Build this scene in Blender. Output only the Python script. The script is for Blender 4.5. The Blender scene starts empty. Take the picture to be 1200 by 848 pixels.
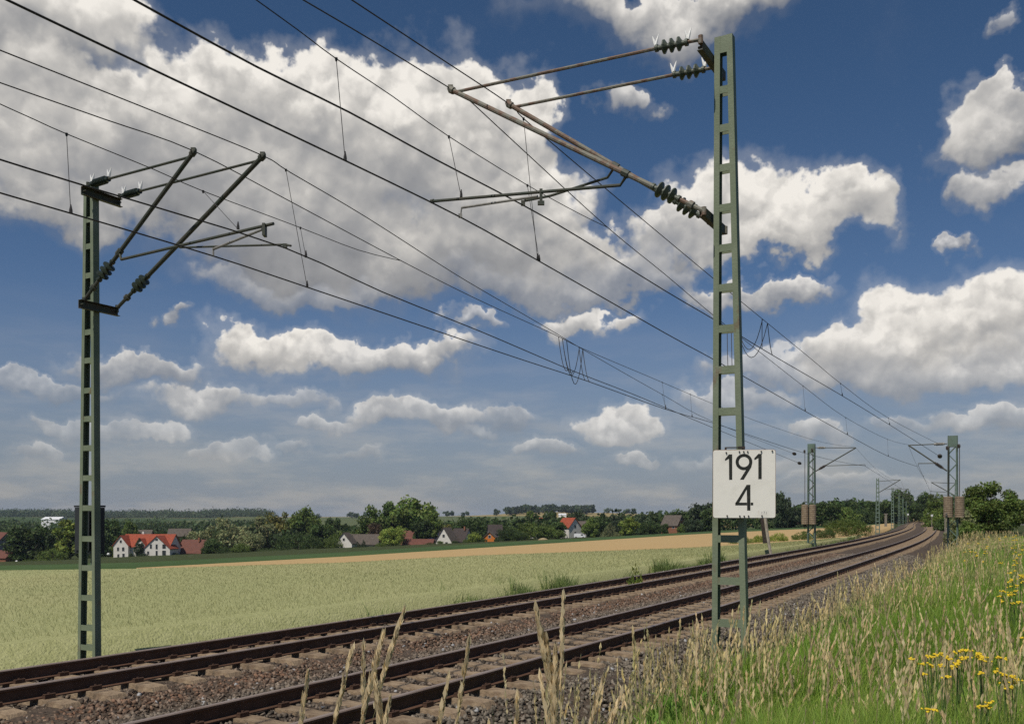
import bpy, math, random
import numpy as np
from mathutils import Vector, Matrix
random.seed(7); RNG = np.random.default_rng(7)
C = bpy.data.collections.new('place'); bpy.context.scene.collection.children.link(C)
F, HY, EYE = 1100.0, 606.2, 1.9       # focal length and horizon row in photo pixels, eye height over the rails
R_ = math.radians

# ------------------------------------------------------------------ helpers
def P(px, py, Y):                      # point seen at a photo pixel, Y metres ahead
    return Vector(((px-600)*Y/F, Y, EYE+(HY-py)*Y/F))

MW = {}                                # inverse matrices of the Empties
class MB:
    """collects shapes and links them as ONE mesh object"""
    def __init__(s): s.v = []; s.f = []; s.m = []; s.mi = 0
    def add(s, vs, fs):
        n = len(s.v); s.v += [tuple(v) for v in vs]
        s.f += [tuple(i+n for i in f) for f in fs]; s.m += [s.mi]*len(fs)
    def hexa(s, b, t):                 # bottom ring of 4, top ring of 4
        s.add(list(b)+list(t), [(3,2,1,0),(4,5,6,7),(0,1,5,4),(1,2,6,5),(2,3,7,6),(3,0,4,7)])
    def box(s, c, size, M=None):
        x,y,z = [k/2 for k in size]; c = Vector(c)
        vs = [Vector(p) for p in ((-x,-y,-z),(x,-y,-z),(x,y,-z),(-x,y,-z),(-x,-y,z),(x,-y,z),(x,y,z),(-x,y,z))]
        vs = [(M @ (v+c)) if M else v+c for v in vs]
        s.hexa(vs[:4], vs[4:])
    def bar(s, p0, p1, w, h, up=Vector((0,0,1))):
        p0, p1 = Vector(p0), Vector(p1); d = (p1-p0).normalized()
        a = d.cross(up); a = a.normalized() if a.length > 1e-4 else Vector((1,0,0)); b = a.cross(d).normalized()
        r = lambda p: [p-a*w/2-b*h/2, p+a*w/2-b*h/2, p+a*w/2+b*h/2, p-a*w/2+b*h/2]
        s.hexa(r(p0), r(p1))
    def tube(s, pts, rad, n=8, caps=True):
        pts = [Vector(p) for p in pts]; k = len(pts)
        rad = rad if hasattr(rad, '__len__') else [rad]*k
        vs = []; up = None
        for i, p in enumerate(pts):
            d = pts[min(i+1,k-1)]-pts[max(i-1,0)]
            d = d.normalized() if d.length > 1e-9 else Vector((0,0,1))
            if up is None: up = Vector((0,0,1)) if abs(d.z) < .9 else Vector((1,0,0))
            a = d.cross(up).normalized(); b = a.cross(d); up = b
            vs += [p+(a*math.cos(2*math.pi*j/n)+b*math.sin(2*math.pi*j/n))*rad[i] for j in range(n)]
        fs = [(i*n+j, i*n+(j+1)%n, (i+1)*n+(j+1)%n, (i+1)*n+j) for i in range(k-1) for j in range(n)]
        if caps: fs += [tuple(range(n))[::-1], tuple((k-1)*n+j for j in range(n))]
        s.add(vs, fs)
    def lathe(s, p0, p1, prof, n=12):   # prof: (fraction along, radius)
        p0, p1 = Vector(p0), Vector(p1)
        s.tube_axis([p0+(p1-p0)*t for t, r in prof], [r for t, r in prof], p1-p0, n)
    def tube_axis(s, pts, rad, axis, n):
        d = axis.normalized(); up = Vector((0,0,1)) if abs(d.z) < .9 else Vector((1,0,0))
        a = d.cross(up).normalized(); b = a.cross(d); vs = []
        for p, r in zip(pts, rad): vs += [p+(a*math.cos(2*math.pi*j/n)+b*math.sin(2*math.pi*j/n))*r for j in range(n)]
        k = len(pts)
        fs = [(i*n+j, i*n+(j+1)%n, (i+1)*n+(j+1)%n, (i+1)*n+j) for i in range(k-1) for j in range(n)]
        fs += [tuple(range(n))[::-1], tuple((k-1)*n+j for j in range(n))]
        s.add(vs, fs)
    def build(s, name, mats, parent=None, smooth=False):
        vs = s.v
        if parent is not None and parent.name in MW:
            M = MW[parent.name]; vs = [tuple(M @ Vector(v)) for v in vs]
        me = bpy.data.meshes.new(name); me.from_pydata(vs, [], s.f); me.update()
        for m in (mats if isinstance(mats, (list, tuple)) else [mats]): me.materials.append(m)
        if any(s.m): me.polygons.foreach_set('material_index', s.m)
        if smooth: me.polygons.foreach_set('use_smooth', [True]*len(me.polygons))
        o = bpy.data.objects.new(name, me); C.objects.link(o)
        if parent is not None:
            o.parent = parent
            if parent.name in MW: MW[o.name] = MW[parent.name]
        return o
def np_obj(name, V, faces, mat, parent=None, tint=None, smooth=False):
    """faces: list of int arrays (n,3) or (n,4); tint (nv,3) goes to the point colour attribute 'tint'"""
    me = bpy.data.meshes.new(name); V = np.asarray(V, np.float32)
    me.vertices.add(len(V)); me.vertices.foreach_set('co', V.ravel())
    idx = np.concatenate([f.ravel() for f in faces]).astype(np.int32)
    cnt = np.concatenate([np.full(len(f), f.shape[1]) for f in faces]).astype(np.int32)
    me.loops.add(len(idx)); me.loops.foreach_set('vertex_index', idx)
    me.polygons.add(len(cnt)); me.polygons.foreach_set('loop_start', np.concatenate([[0], np.cumsum(cnt)[:-1]]).astype(np.int32))
    me.polygons.foreach_set('loop_total', cnt)
    if smooth: me.polygons.foreach_set('use_smooth', np.ones(len(cnt), bool))
    me.update(calc_edges=True); me.validate()
    if tint is not None:
        a = me.color_attributes.new('tint', 'FLOAT_COLOR', 'POINT')
        a.data.foreach_set('color', np.concatenate([tint, np.ones((len(tint),1))], 1).astype(np.float32).ravel())
    me.materials.append(mat)
    o = bpy.data.objects.new(name, me); C.objects.link(o); o.parent = parent
    return o
def tag(o, label=None, cat=None, group=None, kind=None):
    if label: o['label'] = label
    if cat: o['category'] = cat
    if group: o['group'] = group
    if kind: o['kind'] = kind
    return o
def empty(name, loc, rz=0, scale=None):
    o = bpy.data.objects.new(name, None); C.objects.link(o); o.empty_display_size = .3
    o.location = loc; o.rotation_euler = (0,0,rz)
    M = Matrix.Translation(loc) @ Matrix.Rotation(rz, 4, 'Z')
    if scale: o.scale = scale; M = M @ Matrix.Diagonal((*scale, 1))
    MW[o.name] = M.inverted()
    return o

# ------------------------------------------------------------------ materials
def mat(name, col, rough=.8, col2=None, scale=5., detail=4., bump=0., bscale=None, metal=0., spec=.3, tint=False, rnd=0., trans=0., lo=.35, hi=.65, object_space=True):
    m = bpy.data.materials.new(name); m.use_nodes = True; nt = m.node_tree; N = nt.nodes; L = nt.links
    b = N['Principled BSDF']; b.inputs['Roughness'].default_value = rough; b.inputs['Metallic'].default_value = metal
    b.inputs['Specular IOR Level'].default_value = spec
    tc = N.new('ShaderNodeTexCoord'); src = tc.outputs['Object'] if object_space else tc.outputs['Generated']
    out = None
    if col2 is not None:
        n = N.new('ShaderNodeTexNoise'); n.inputs['Scale'].default_value = scale; n.inputs['Detail'].default_value = detail
        L.new(src, n.inputs['Vector'])
        mr = N.new('ShaderNodeMapRange'); mr.inputs[1].default_value = lo; mr.inputs[2].default_value = hi; L.new(n.outputs['Fac'], mr.inputs[0])
        mx = N.new('ShaderNodeMix'); mx.data_type = 'RGBA'; L.new(mr.outputs[0], mx.inputs[0])
        mx.inputs[6].default_value = (*col,1); mx.inputs[7].default_value = (*col2,1); out = mx.outputs[2]
    if tint:
        at = N.new('ShaderNodeAttribute'); at.attribute_name = 'tint'
        if out is None: out = at.outputs['Color']
        else:
            mu = N.new('ShaderNodeMix'); mu.data_type = 'RGBA'; mu.blend_type = 'MULTIPLY'; mu.inputs[0].default_value = 1
            L.new(out, mu.inputs[6]); L.new(at.outputs['Color'], mu.inputs[7]); out = mu.outputs[2]
    if rnd:
        oi = N.new('ShaderNodeObjectInfo'); mr = N.new('ShaderNodeMapRange'); L.new(oi.outputs['Random'], mr.inputs[0])
        mr.inputs[3].default_value = 1-rnd; mr.inputs[4].default_value = 1+rnd
        vm = N.new('ShaderNodeVectorMath'); vm.operation = 'SCALE'; L.new(mr.outputs[0], vm.inputs['Scale'])
        if out is None: vm.inputs[0].default_value = col
        else: L.new(out, vm.inputs[0])
        out = vm.outputs[0]
    if out is None: b.inputs['Base Color'].default_value = (*col,1)
    else: L.new(out, b.inputs['Base Color'])
    if bump:
        n = N.new('ShaderNodeTexNoise'); n.inputs['Scale'].default_value = bscale or scale*3; n.inputs['Detail'].default_value = 6; L.new(src, n.inputs['Vector'])
        bp = N.new('ShaderNodeBump'); bp.inputs['Strength'].default_value = bump; bp.inputs['Distance'].default_value = .05
        L.new(n.outputs['Fac'], bp.inputs['Height']); L.new(bp.outputs[0], b.inputs['Normal'])
    if trans:
        t = N.new('ShaderNodeBsdfTranslucent'); ms = N.new('ShaderNodeMixShader'); ms.inputs[0].default_value = trans
        if out is None: t.inputs['Color'].default_value = (*col,1)
        else: L.new(out, t.inputs['Color'])
        L.new(b.outputs[0], ms.inputs[1]); L.new(t.outputs[0], ms.inputs[2]); L.new(ms.outputs[0], N['Material Output'].inputs['Surface'])
    return m
M = dict(
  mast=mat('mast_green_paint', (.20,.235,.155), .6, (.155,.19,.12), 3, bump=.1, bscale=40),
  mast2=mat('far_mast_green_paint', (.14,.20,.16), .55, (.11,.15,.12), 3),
  bracket=mat('bracket_green_paint', (.07,.085,.06), .6, (.10,.07,.05), 9),
  tube=mat('rusty_green_tube', (.19,.125,.09), .7, (.22,.21,.17), 7, 6, bump=.2, lo=.45, hi=.55),
  tube2=mat('weathered_green_tube', (.055,.068,.052), .6, (.085,.08,.06), 8, 5),
  dark=mat('dark_metal', (.05,.048,.042), .6, (.08,.06,.05), 10),
  ins=mat('insulator_glaze', (.035,.045,.032), .25, spec=.5),
  ins2=mat('grey_green_insulator', (.10,.115,.085), .35, spec=.5),
  white=mat('white_plastic', (.78,.78,.75), .5),
  alu=mat('pale_alloy', (.30,.29,.26), .5, (.22,.21,.19), 12),
  wire=mat('weathered_copper_wire', (.035,.032,.03), .6),
  cable=mat('copper_strand', (.045,.042,.04), .6),
  board=mat('board_white_enamel', (.87,.84,.76), .45, (.72,.69,.61), 6, lo=.5, hi=.9),
  rust=mat('rust_edge', (.16,.055,.03), .8, (.25,.12,.07), 30),
  black=mat('black_lettering', (.022,.024,.02), .6, (.05,.055,.045), 22, lo=.55, hi=.75),
  faint=mat('faint_print', (.35,.35,.33), .6),
  rail=mat('rail_rust', (.085,.046,.028), .75, (.12,.064,.040), 6, bump=.2, bscale=60),
  railtop=mat('rail_head_worn', (.27,.19,.14), .38, (.34,.26,.21), 2, metal=.35, spec=.5),
  clip=mat('rail_clip_rust', (.08,.045,.03), .8),
  sleeper=mat('sleeper_concrete', (.32,.24,.155), .9, (.20,.14,.09), 9, 6, bump=.4, bscale=30, rnd=.14),
  stone=mat('ballast_stone', (1,1,1), .9, (.62,.60,.58), 22, tint=True),
  bed=mat('ballast_bed', (.12,.088,.062), .95, (.06,.044,.032), 16, 8, bump=1., bscale=22, lo=.3, hi=.7),
  conc=mat('weight_concrete', (.32,.25,.175), .9, (.22,.16,.11), 8, bump=.3),
  foot=mat('foundation_concrete', (.26,.24,.20), .9, (.16,.15,.12), 8, bump=.4),
  box=mat('box_grey_paint', (.035,.038,.042), .5),
  leaf=mat('leaf_green', (1,1,1), .6, tint=True, rnd=.22, trans=.35),
  blade=mat('grass_blade', (1,1,1), .5, tint=True, trans=.45),
  straw=mat('dry_grass', (1,1,1), .75, tint=True, trans=.4),
  wheat=mat('wheat_ear', (1,1,1), .75, tint=True, trans=.25),
  bark=mat('bark', (.10,.08,.06), .9, (.06,.05,.04), 6, bump=.5),
  wood=mat('old_wood', (.07,.055,.045), .9, (.04,.03,.025), 9),
  pole=mat('pale_stake', (.42,.37,.30), .8, (.30,.26,.2), 9),
  yellow=mat('flower_yellow', (.82,.60,.03), .6, (.62,.42,.02), 60),
  wall=mat('white_render', (.72,.69,.63), .85, (.64,.61,.55), 1.2),
  cream=mat('cream_render', (.66,.58,.42), .85, (.58,.5,.36), 1.2),
  greyw=mat('grey_render', (.34,.33,.31), .85, (.28,.27,.25), 1),
  orange=mat('orange_boards', (.62,.20,.03), .8, (.5,.15,.03), 2),
  brick=mat('red_brick', (.30,.13,.07), .9, (.22,.10,.06), 2),
  redroof=mat('red_tiles', (.33,.075,.035), .8, (.25,.055,.028), 1.5, bump=.3, bscale=4),
  brownroof=mat('brown_tiles', (.165,.065,.045), .8, (.12,.05,.036), 1.5),
  greyroof=mat('grey_tiles', (.13,.105,.085), .85, (.09,.075,.062), 1.5),
  darkroof=mat('dark_tiles', (.065,.05,.045), .85, (.05,.04,.036), 1.5),
  solar=mat('solar_glass', (.02,.025,.05), .2, spec=.6),
  glass=mat('window_glass', (.035,.04,.045), .15, spec=.6),
  frame=mat('window_frame', (.6,.58,.54), .6),
  hall=mat('hall_sheet', (.75,.76,.77), .5),
  blue=mat('blue_sheet', (.03,.06,.22), .5),
  asphalt=mat('path_gravel', (.20,.185,.165), .95, (.14,.13,.12), 3, 8, bump=.5, bscale=20),
)

def add_wear(m, col, scale, lo, hi, stretch=(1,1,1), amount=1.):
    nt = m.node_tree; N = nt.nodes; L = nt.links; b = N['Principled BSDF']; old = b.inputs['Base Color'].links[0].from_socket
    tc = N.new('ShaderNodeTexCoord'); mp = N.new('ShaderNodeMapping'); mp.inputs['Scale'].default_value = stretch; n = N.new('ShaderNodeTexNoise'); n.inputs['Scale'].default_value = scale; n.inputs['Detail'].default_value = 8; n.inputs['Roughness'].default_value = .65
    L.new(tc.outputs['Object'], mp.inputs[0]); L.new(mp.outputs[0], n.inputs['Vector']); mr = N.new('ShaderNodeMapRange'); mr.inputs[1].default_value = lo; mr.inputs[2].default_value = hi; mr.inputs[4].default_value = amount; L.new(n.outputs['Fac'], mr.inputs[0])
    mx = N.new('ShaderNodeMix'); mx.data_type = 'RGBA'; L.new(mr.outputs[0], mx.inputs[0]); L.new(old, mx.inputs[6]); mx.inputs[7].default_value = (*col,1); L.new(mx.outputs[2], b.inputs['Base Color'])
add_wear(M['mast'], (.17,.085,.045), 5, .60, .70, (1,1,.35), .8)
add_wear(M['mast'], (.27,.28,.23), 2.2, .52, .75, (1,1,.5), .6)
add_wear(M['board'], (.42,.25,.14), 9, .66, .74, (1,1,.4), .6)
add_wear(M['mast2'], (.16,.10,.06), 2, .58, .7, (1,1,.4), .6)

# ------------------------------------------------------------------ the track's line in plan
KN = [-20,15,30,50,80,120,180,300,450.]
KV = [-.003579592698,-.003425526854,-.001075766,-.000120745551,-.000828541434,-.000240880957,-.000399819135,.00018436297,-.0000775951264]
S = np.arange(-60, 600.01, .5)
_k = np.interp(S, KN, KV); _k[S < -20] = -.0004
_i0 = int(np.argmin(abs(S)))
TH = np.cumsum(_k)*.5; TH = TH-TH[_i0]+.5709525656685
CX = np.cumsum(np.sin(TH))*.5; CY = np.cumsum(np.cos(TH))*.5
CX = CX-CX[_i0]-8.0526; CY = CY-CY[_i0]
SP = 3.916                             # distance between the two tracks
CANT = .052
def cl(s, off=0.):                     # point of the plan at arc length s, off metres right of the near track
    x = np.interp(s, S, CX); y = np.interp(s, S, CY); t = np.interp(s, S, TH)
    return x+off*np.cos(t), y-off*np.sin(t), t
def at_px(off, px):                    # first point of the offset line seen in photo column px
    x = CX+off*np.cos(TH); y = CY-off*np.sin(TH); ok = y > 1.2
    g = np.where(ok, (x-(px-600)/F*y), -1e9)
    i = np.nonzero((g[1:] >= 0) & (g[:-1] < 0) & ok[:-1])[0]
    i = i[0] if len(i) else int(np.argmin(np.where(ok, abs(g), 1e9)))
    d = g[i+1]-g[i]; t = 0 if abs(d) < 1e-9 or abs(d) > 1e6 else -g[i]/d
    return x[i]+t*(x[i+1]-x[i]), y[i]+t*(y[i+1]-y[i]), TH[i], S[i]+t*.5
EX = np.concatenate([CX[::4], CX[-1]+np.sin(TH[-1])*np.arange(10,6000,10)]); EY = np.concatenate([CY[::4], CY[-1]+np.cos(TH[-1])*np.arange(10,6000,10)])
EX = np.concatenate([CX[0]-np.sin(TH[0])*np.arange(2000,0,-10), EX]); EY = np.concatenate([CY[0]-np.cos(TH[0])*np.arange(2000,0,-10), EY])
ETX = np.gradient(EX); ETY = np.gradient(EY); _l = np.hypot(ETX, ETY); ETX /= _l; ETY /= _l
def lateral(X, Y):                     # signed distance right of the near track's centre
    X = np.atleast_1d(np.asarray(X, float)).ravel(); Y = np.atleast_1d(np.asarray(Y, float)).ravel(); out = np.empty(len(X))
    for a in range(0, len(X), 3000):
        dx = X[a:a+3000,None]-EX[None]; dy = Y[a:a+3000,None]-EY[None]
        i = np.argmin(dx*dx+dy*dy, 1); r = np.arange(len(i))
        out[a:a+3000] = dx[r,i]*ETY[i]-dy[r,i]*ETX[i]
    return out
def sstep(a, b, x): t = np.clip((x-a)/(b-a), 0, 1); return t*t*(3-2*t)
def ground(X, Y):
    X = np.atleast_1d(np.asarray(X, float)); Y = np.atleast_1d(np.asarray(Y, float)); d = lateral(X, Y)
    z = np.interp(d, [-9000,-330,-8,-7,2.5,3.2,3.8,4.5,6.8,12,40,9000], [-15.2,-15.2,-.78,-.85,-.85,-.55,-.12,.16,.30,.40,.3,.3])
    r = np.hypot(X, Y); az = np.degrees(np.arctan2(X, Y))
    fw = np.clip(Y/np.maximum(r,1), 0, 1)
    hill = 15.2+1.5+12*np.exp(-((az-4)/7.)**2)+1.2*np.sin(az*.41+1.2)+.8*np.sin(az*1.1)+np.clip((r-2200)/1800,0,1)*3
    h = sstep(750, 2100, r)*hill*sstep(-5,-60,d)
    z = z+h*np.where(fw > 0, 1, .3)
    z = z+.12*np.sin(X*.11)*np.sin(Y*.09)*sstep(-20,-60,d)
    return z
def gz(x, y): return float(ground(x, y)[0])

# ------------------------------------------------------------------ ground sheet
az = np.radians(np.concatenate([np.arange(-180,-45,6), np.arange(-45,45,.4), np.arange(45,180,6)]))
rr = np.concatenate([[.01], np.geomspace(1.2, 60, 70), np.geomspace(63, 9000, 120)])
A_, R2 = np.meshgrid(az, rr); GX = (R2*np.sin(A_)).ravel(); GY = (R2*np.cos(A_)).ravel()
n, k = len(az), len(rr)
ii, jj = np.meshgrid(np.arange(k-1), np.arange(n), indexing='ij'); j2 = (jj+1) % n
quads = np.stack([ii*n+jj, ii*n+j2, (ii+1)*n+j2, (ii+1)*n+jj], -1).reshape(-1,4)[:, ::-1]
def ground_material():
    m = bpy.data.materials.new('ground_soil_and_fields'); m.use_nodes = True; nt = m.node_tree; N = nt.nodes; L = nt.links
    b = N['Principled BSDF']; b.inputs['Roughness'].default_value = .95; b.inputs['Specular IOR Level'].default_value = .1
    g = N.new('ShaderNodeNewGeometry'); n1 = N.new('ShaderNodeTexNoise'); n1.inputs['Scale'].default_value = 1.3; n1.inputs['Detail'].default_value = 8
    L.new(g.outputs['Position'], n1.inputs['Vector'])
    r1 = N.new('ShaderNodeValToRGB'); L.new(n1.outputs['Fac'], r1.inputs[0])
    r1.color_ramp.elements[0].position = .35; r1.color_ramp.elements[0].color = (.028,.042,.014,1)
    r1.color_ramp.elements[1].position = .7; r1.color_ramp.elements[1].color = (.085,.095,.035,1)
    mp = N.new('ShaderNodeMapping'); mp.inputs['Scale'].default_value = (.0022,.0011,0); mp.inputs['Rotation'].default_value = (0,0,.5)
    L.new(g.outputs['Position'], mp.inputs['Vector'])
    v = N.new('ShaderNodeTexVoronoi'); v.inputs['Scale'].default_value = 1.; L.new(mp.outputs[0], v.inputs['Vector'])
    sp = N.new('ShaderNodeSeparateColor'); L.new(v.outputs['Color'], sp.inputs[0])
    r2 = N.new('ShaderNodeValToRGB'); r2.color_ramp.interpolation = 'CONSTANT'; L.new(sp.outputs[0], r2.inputs[0])
    e = r2.color_ramp.elements; e[0].color = (.075,.105,.035,1); e[1].position = .3; e[1].color = (.26,.20,.075,1)
    for p, c in ((.5,(.10,.12,.045,1)),(.68,(.055,.085,.028,1)),(.82,(.30,.235,.10,1))):
        q = e.new(p); q.color = c
    ln = N.new('ShaderNodeVectorMath'); ln.operation = 'LENGTH'; L.new(g.outputs['Position'], ln.inputs[0])
    mr = N.new('ShaderNodeMapRange'); mr.inputs[1].default_value = 450; mr.inputs[2].default_value = 520; L.new(ln.outputs['Value'], mr.inputs[0])
    mx = N.new('ShaderNodeMix'); mx.data_type = 'RGBA'; L.new(mr.outputs[0], mx.inputs[0]); L.new(r1.outputs[0], mx.inputs[6]); L.new(r2.outputs[0], mx.inputs[7])
    L.new(mx.outputs[2], b.inputs['Base Color'])
    return m
tag(np_obj('ground', np.stack([GX, GY, ground(GX, GY)], 1), [quads], ground_material(), smooth=True), kind='structure')

# ------------------------------------------------------------------ ballast bed and its stones
prof = [(-7.6,-1.0),(-6.9,-.55),(-6.1,-.29),(-5.3,-.215),(-4.7,-.21),(-3.9,-.235),(-3.2,-.20),(-2.6,-.195),(-2.0,-.235),(-1.3,-.205),(-.75,-.205),(0,-.235),(.75,-.195),(1.3,-.19),(1.8,-.25),(2.5,-.52),(3.4,-1.0)]
ss = np.concatenate([np.arange(-20,60,.5), np.arange(60,598,2.)])
V = []
for d, z in prof:
    x, y, t = cl(ss, d); V.append(np.stack([x, y, z+.02*RNG.standard_normal(len(ss))], 1))
V = np.stack(V, 1).reshape(-1,3); w = len(prof)
a, b = np.meshgrid(np.arange(len(ss)-1), np.arange(w-1), indexing='ij'); q = np.stack([a*w+b, a*w+b+1, (a+1)*w+b+1, (a+1)*w+b], -1).reshape(-1,4)[:, ::-1]
tag(np_obj('ballast_bed', V, [q], M['bed'], smooth=True), kind='structure')
def scatter_stones():
    N = 230000
    s = -4+64*RNG.random(N)**2.1; d = RNG.uniform(-7.0, 3.2, N)
    x, y, t = cl(s, d); keep = (y > 4) & (abs(x/np.maximum(y,.1)) < .66) & (abs(d-.75) > .1) & (abs(d+.75) > .1) & (abs(d+SP-.75) > .1) & (abs(d+SP+.75) > .1)
    # stones stay off the sleepers' tops: keep only those well between two sleepers
    ph = np.abs(((s/.6)%1)-.5)*.6
    on = (ph < .17) & ((abs(d) < 1.3) | (abs(d+SP) < 1.3))
    keep &= ~on | (RNG.random(N) < .012)
    x, y, d, s, ph = x[keep], y[keep], d[keep], s[keep], ph[keep]; N = len(x)
    z = np.interp(d, [p[0] for p in prof], [p[1] for p in prof])
    size = RNG.uniform(.016,.035,N)*(1+np.clip((s-15)/60,0,1.0))
    c = np.array([(-1,-1,-1),(1,-1,-1),(1,1,-1),(-1,1,-1),(-1,-1,1),(1,-1,1),(1,1,1),(-1,1,1)], float)
    c = c[None]*(1+RNG.uniform(-.75,.3,(N,8,3)))*np.stack([np.ones(N), RNG.uniform(.5,1,N), RNG.uniform(.35,.75,N)],1)[:,None]
    q_ = RNG.standard_normal((N,4)); q_ /= np.linalg.norm(q_,axis=1,keepdims=True); w_,a_,b_,c_ = q_.T
    Rm = np.stack([1-2*(b_*b_+c_*c_),2*(a_*b_-c_*w_),2*(a_*c_+b_*w_),2*(a_*b_+c_*w_),1-2*(a_*a_+c_*c_),2*(b_*c_-a_*w_),2*(a_*c_-b_*w_),2*(b_*c_+a_*w_),1-2*(a_*a_+b_*b_)],1).reshape(N,3,3)
    V = np.einsum('nij,nkj->nki', Rm, c)*size[:,None,None]+np.stack([x,y,z+.012],1)[:,None]
    f = np.array([(0,2,1),(0,3,2),(4,5,6),(4,6,7),(0,1,5),(0,5,4),(1,2,6),(1,6,5),(2,3,7),(2,7,6),(3,0,4),(3,4,7)])
    Fc = (f[None]+8*np.arange(N)[:,None,None]).reshape(-1,3)
    g = RNG.uniform(.06,.27,N)
    col = np.stack([g*1.12, g*.96, g*.76],1)
    rust = np.exp(-((d+2.35)/.55)**2)+.6*np.exp(-((d+SP)/.6)**2)+.35*np.exp(-(d/.6)**2)
    rmix = np.clip(rust*RNG.uniform(.3,1.1,N),0,1)[:,None]
    col = col*(1-rmix)+rmix*np.stack([g*1.12,g*.64,g*.40],1)
    pale = RNG.random(N) < .012; col[pale] = .42
    tag(np_obj('ballast_stones', V.reshape(-1,3), [Fc], M['stone'], tint=np.repeat(col,8,0)), 'grey brown ballast stones heaped round both tracks', 'gravel', kind='stuff')
scatter_stones()

# ------------------------------------------------------------------ the two tracks
def sleeper_mesh():
    b = MB(); prof = [(-1.3,.02),(-1.24,.10),(-.95,.125),(-.75,.135),(-.5,.13),(-.2,.098),(.2,.098),(.5,.13),(.75,.135),(.95,.125),(1.24,.10),(1.3,.02)]
    rows = []
    for x, h in prof:
        rows.append([(x,-.15,-.12),(x,-.11,h),(x,.11,h),(x,.15,-.12)])
    vs = [v for r in rows for v in r]; fs = []
    for i in range(len(rows)-1):
        for j in range(3): fs.append((i*4+j, i*4+j+1, (i+1)*4+j+1, (i+1)*4+j))
    fs += [(0,1,2,3)[::-1], tuple(4*(len(rows)-1)+j for j in range(4))]
    b.add(vs, [f[::-1] for f in fs]); return b
def clip_mesh():
    b = MB()
    for dx in (-.10,.10):
        b.box((dx,0,.15),(.06,.13,.035)); b.tube([(dx,.0,.15),(dx,.0,.195)], .016, 6); b.tube([(dx*.8,-.05,.172),(dx*1.25,-.06,.178),(dx*1.25,.06,.178),(dx*.8,.05,.172)], .011, 5)
    return b
SLP = sleeper_mesh().build('sleeper', M['sleeper']); CLP = clip_mesh().build('rail_clip', M['clip'])
sl_me, cl_me = SLP.data, CLP.data
bpy.data.objects.remove(SLP); bpy.data.objects.remove(CLP)
ZS = -.307                              # so that the sleeper's rail seat lies at -.172
def make_track(off, label, n0):
    root = empty('railway_track', (0,0,0)); tag(root, label, 'railway track', 'tracks of the double line')
    rp = [(-.075,-.172),(.075,-.172),(.075,-.158),(.012,-.140),(.010,-.045),(.034,-.036),(.036,-.010),(.026,0),(-.026,0),(-.036,-.010),(-.034,-.036),(-.010,-.045),(-.012,-.140),(-.075,-.158)]
    st = np.concatenate([np.arange(-20,60,.8), np.arange(60,598,2.)])
    for g in (-.75,.75):
        vs = []; k = len(rp)
        for x, z in rp:
            X, Y, t = cl(st, off+g+x); vs.append(np.stack([X, Y, np.full(len(st), z)+(CANT if g > 0 else 0)],1))
        vs = np.stack(vs,1).reshape(-1,3); b = MB(); fs = []; ms = []
        for i in range(len(st)-1):
            for j in range(k):
                fs.append((i*k+j, (i+1)*k+j, (i+1)*k+(j+1)%k, i*k+(j+1)%k)); ms.append(1 if j in (6,7,8) else 0)
        b.add([tuple(v) for v in vs], fs); b.m = ms
        b.build('rail', [M['rail'], M['railtop']], root)
    s0 = n0; rest = []
    for i in range(980):
        s = s0+i*.6+.3
        if s > 590: break
        x, y, t = cl(s, off)
        x, y, t = float(x), float(y), float(t)
        if i < 100:
            o = bpy.data.objects.new('sleeper', sl_me); C.objects.link(o); o.parent = root
            o.location = (x, y, ZS+CANT/2+random.uniform(-.004,.004)); o.rotation_euler = (random.gauss(0,.008), -CANT/1.5+random.gauss(0,.002), -t+random.gauss(0,.008))
            for g in (-.75,.75):
                c = bpy.data.objects.new('rail_clip', cl_me); C.objects.link(c); c.parent = o; c.location = (g,0,0)
        else: rest.append((x,y,t))
    base = np.array([v.co[:] for v in sl_me.vertices]); fb = [tuple(p.vertices) for p in sl_me.polygons]
    b = MB()
    for x, y, t in rest:
        c, s_ = math.cos(t), math.sin(t)
        b.add([(x+c*v[0]+s_*v[1], y-s_*v[0]+c*v[1], v[2]+ZS+CANT/2+v[0]*CANT/1.5) for v in base], fb)
    o = b.build('distant_sleepers', M['sleeper'], root); o['kind'] = 'stuff'
    return root
make_track(0., 'nearer rusty track on concrete sleepers, beside the grassy bank', -1.2)
make_track(-SP, 'farther rusty track, bordering the pale green wheat field', 2.4)

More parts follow.
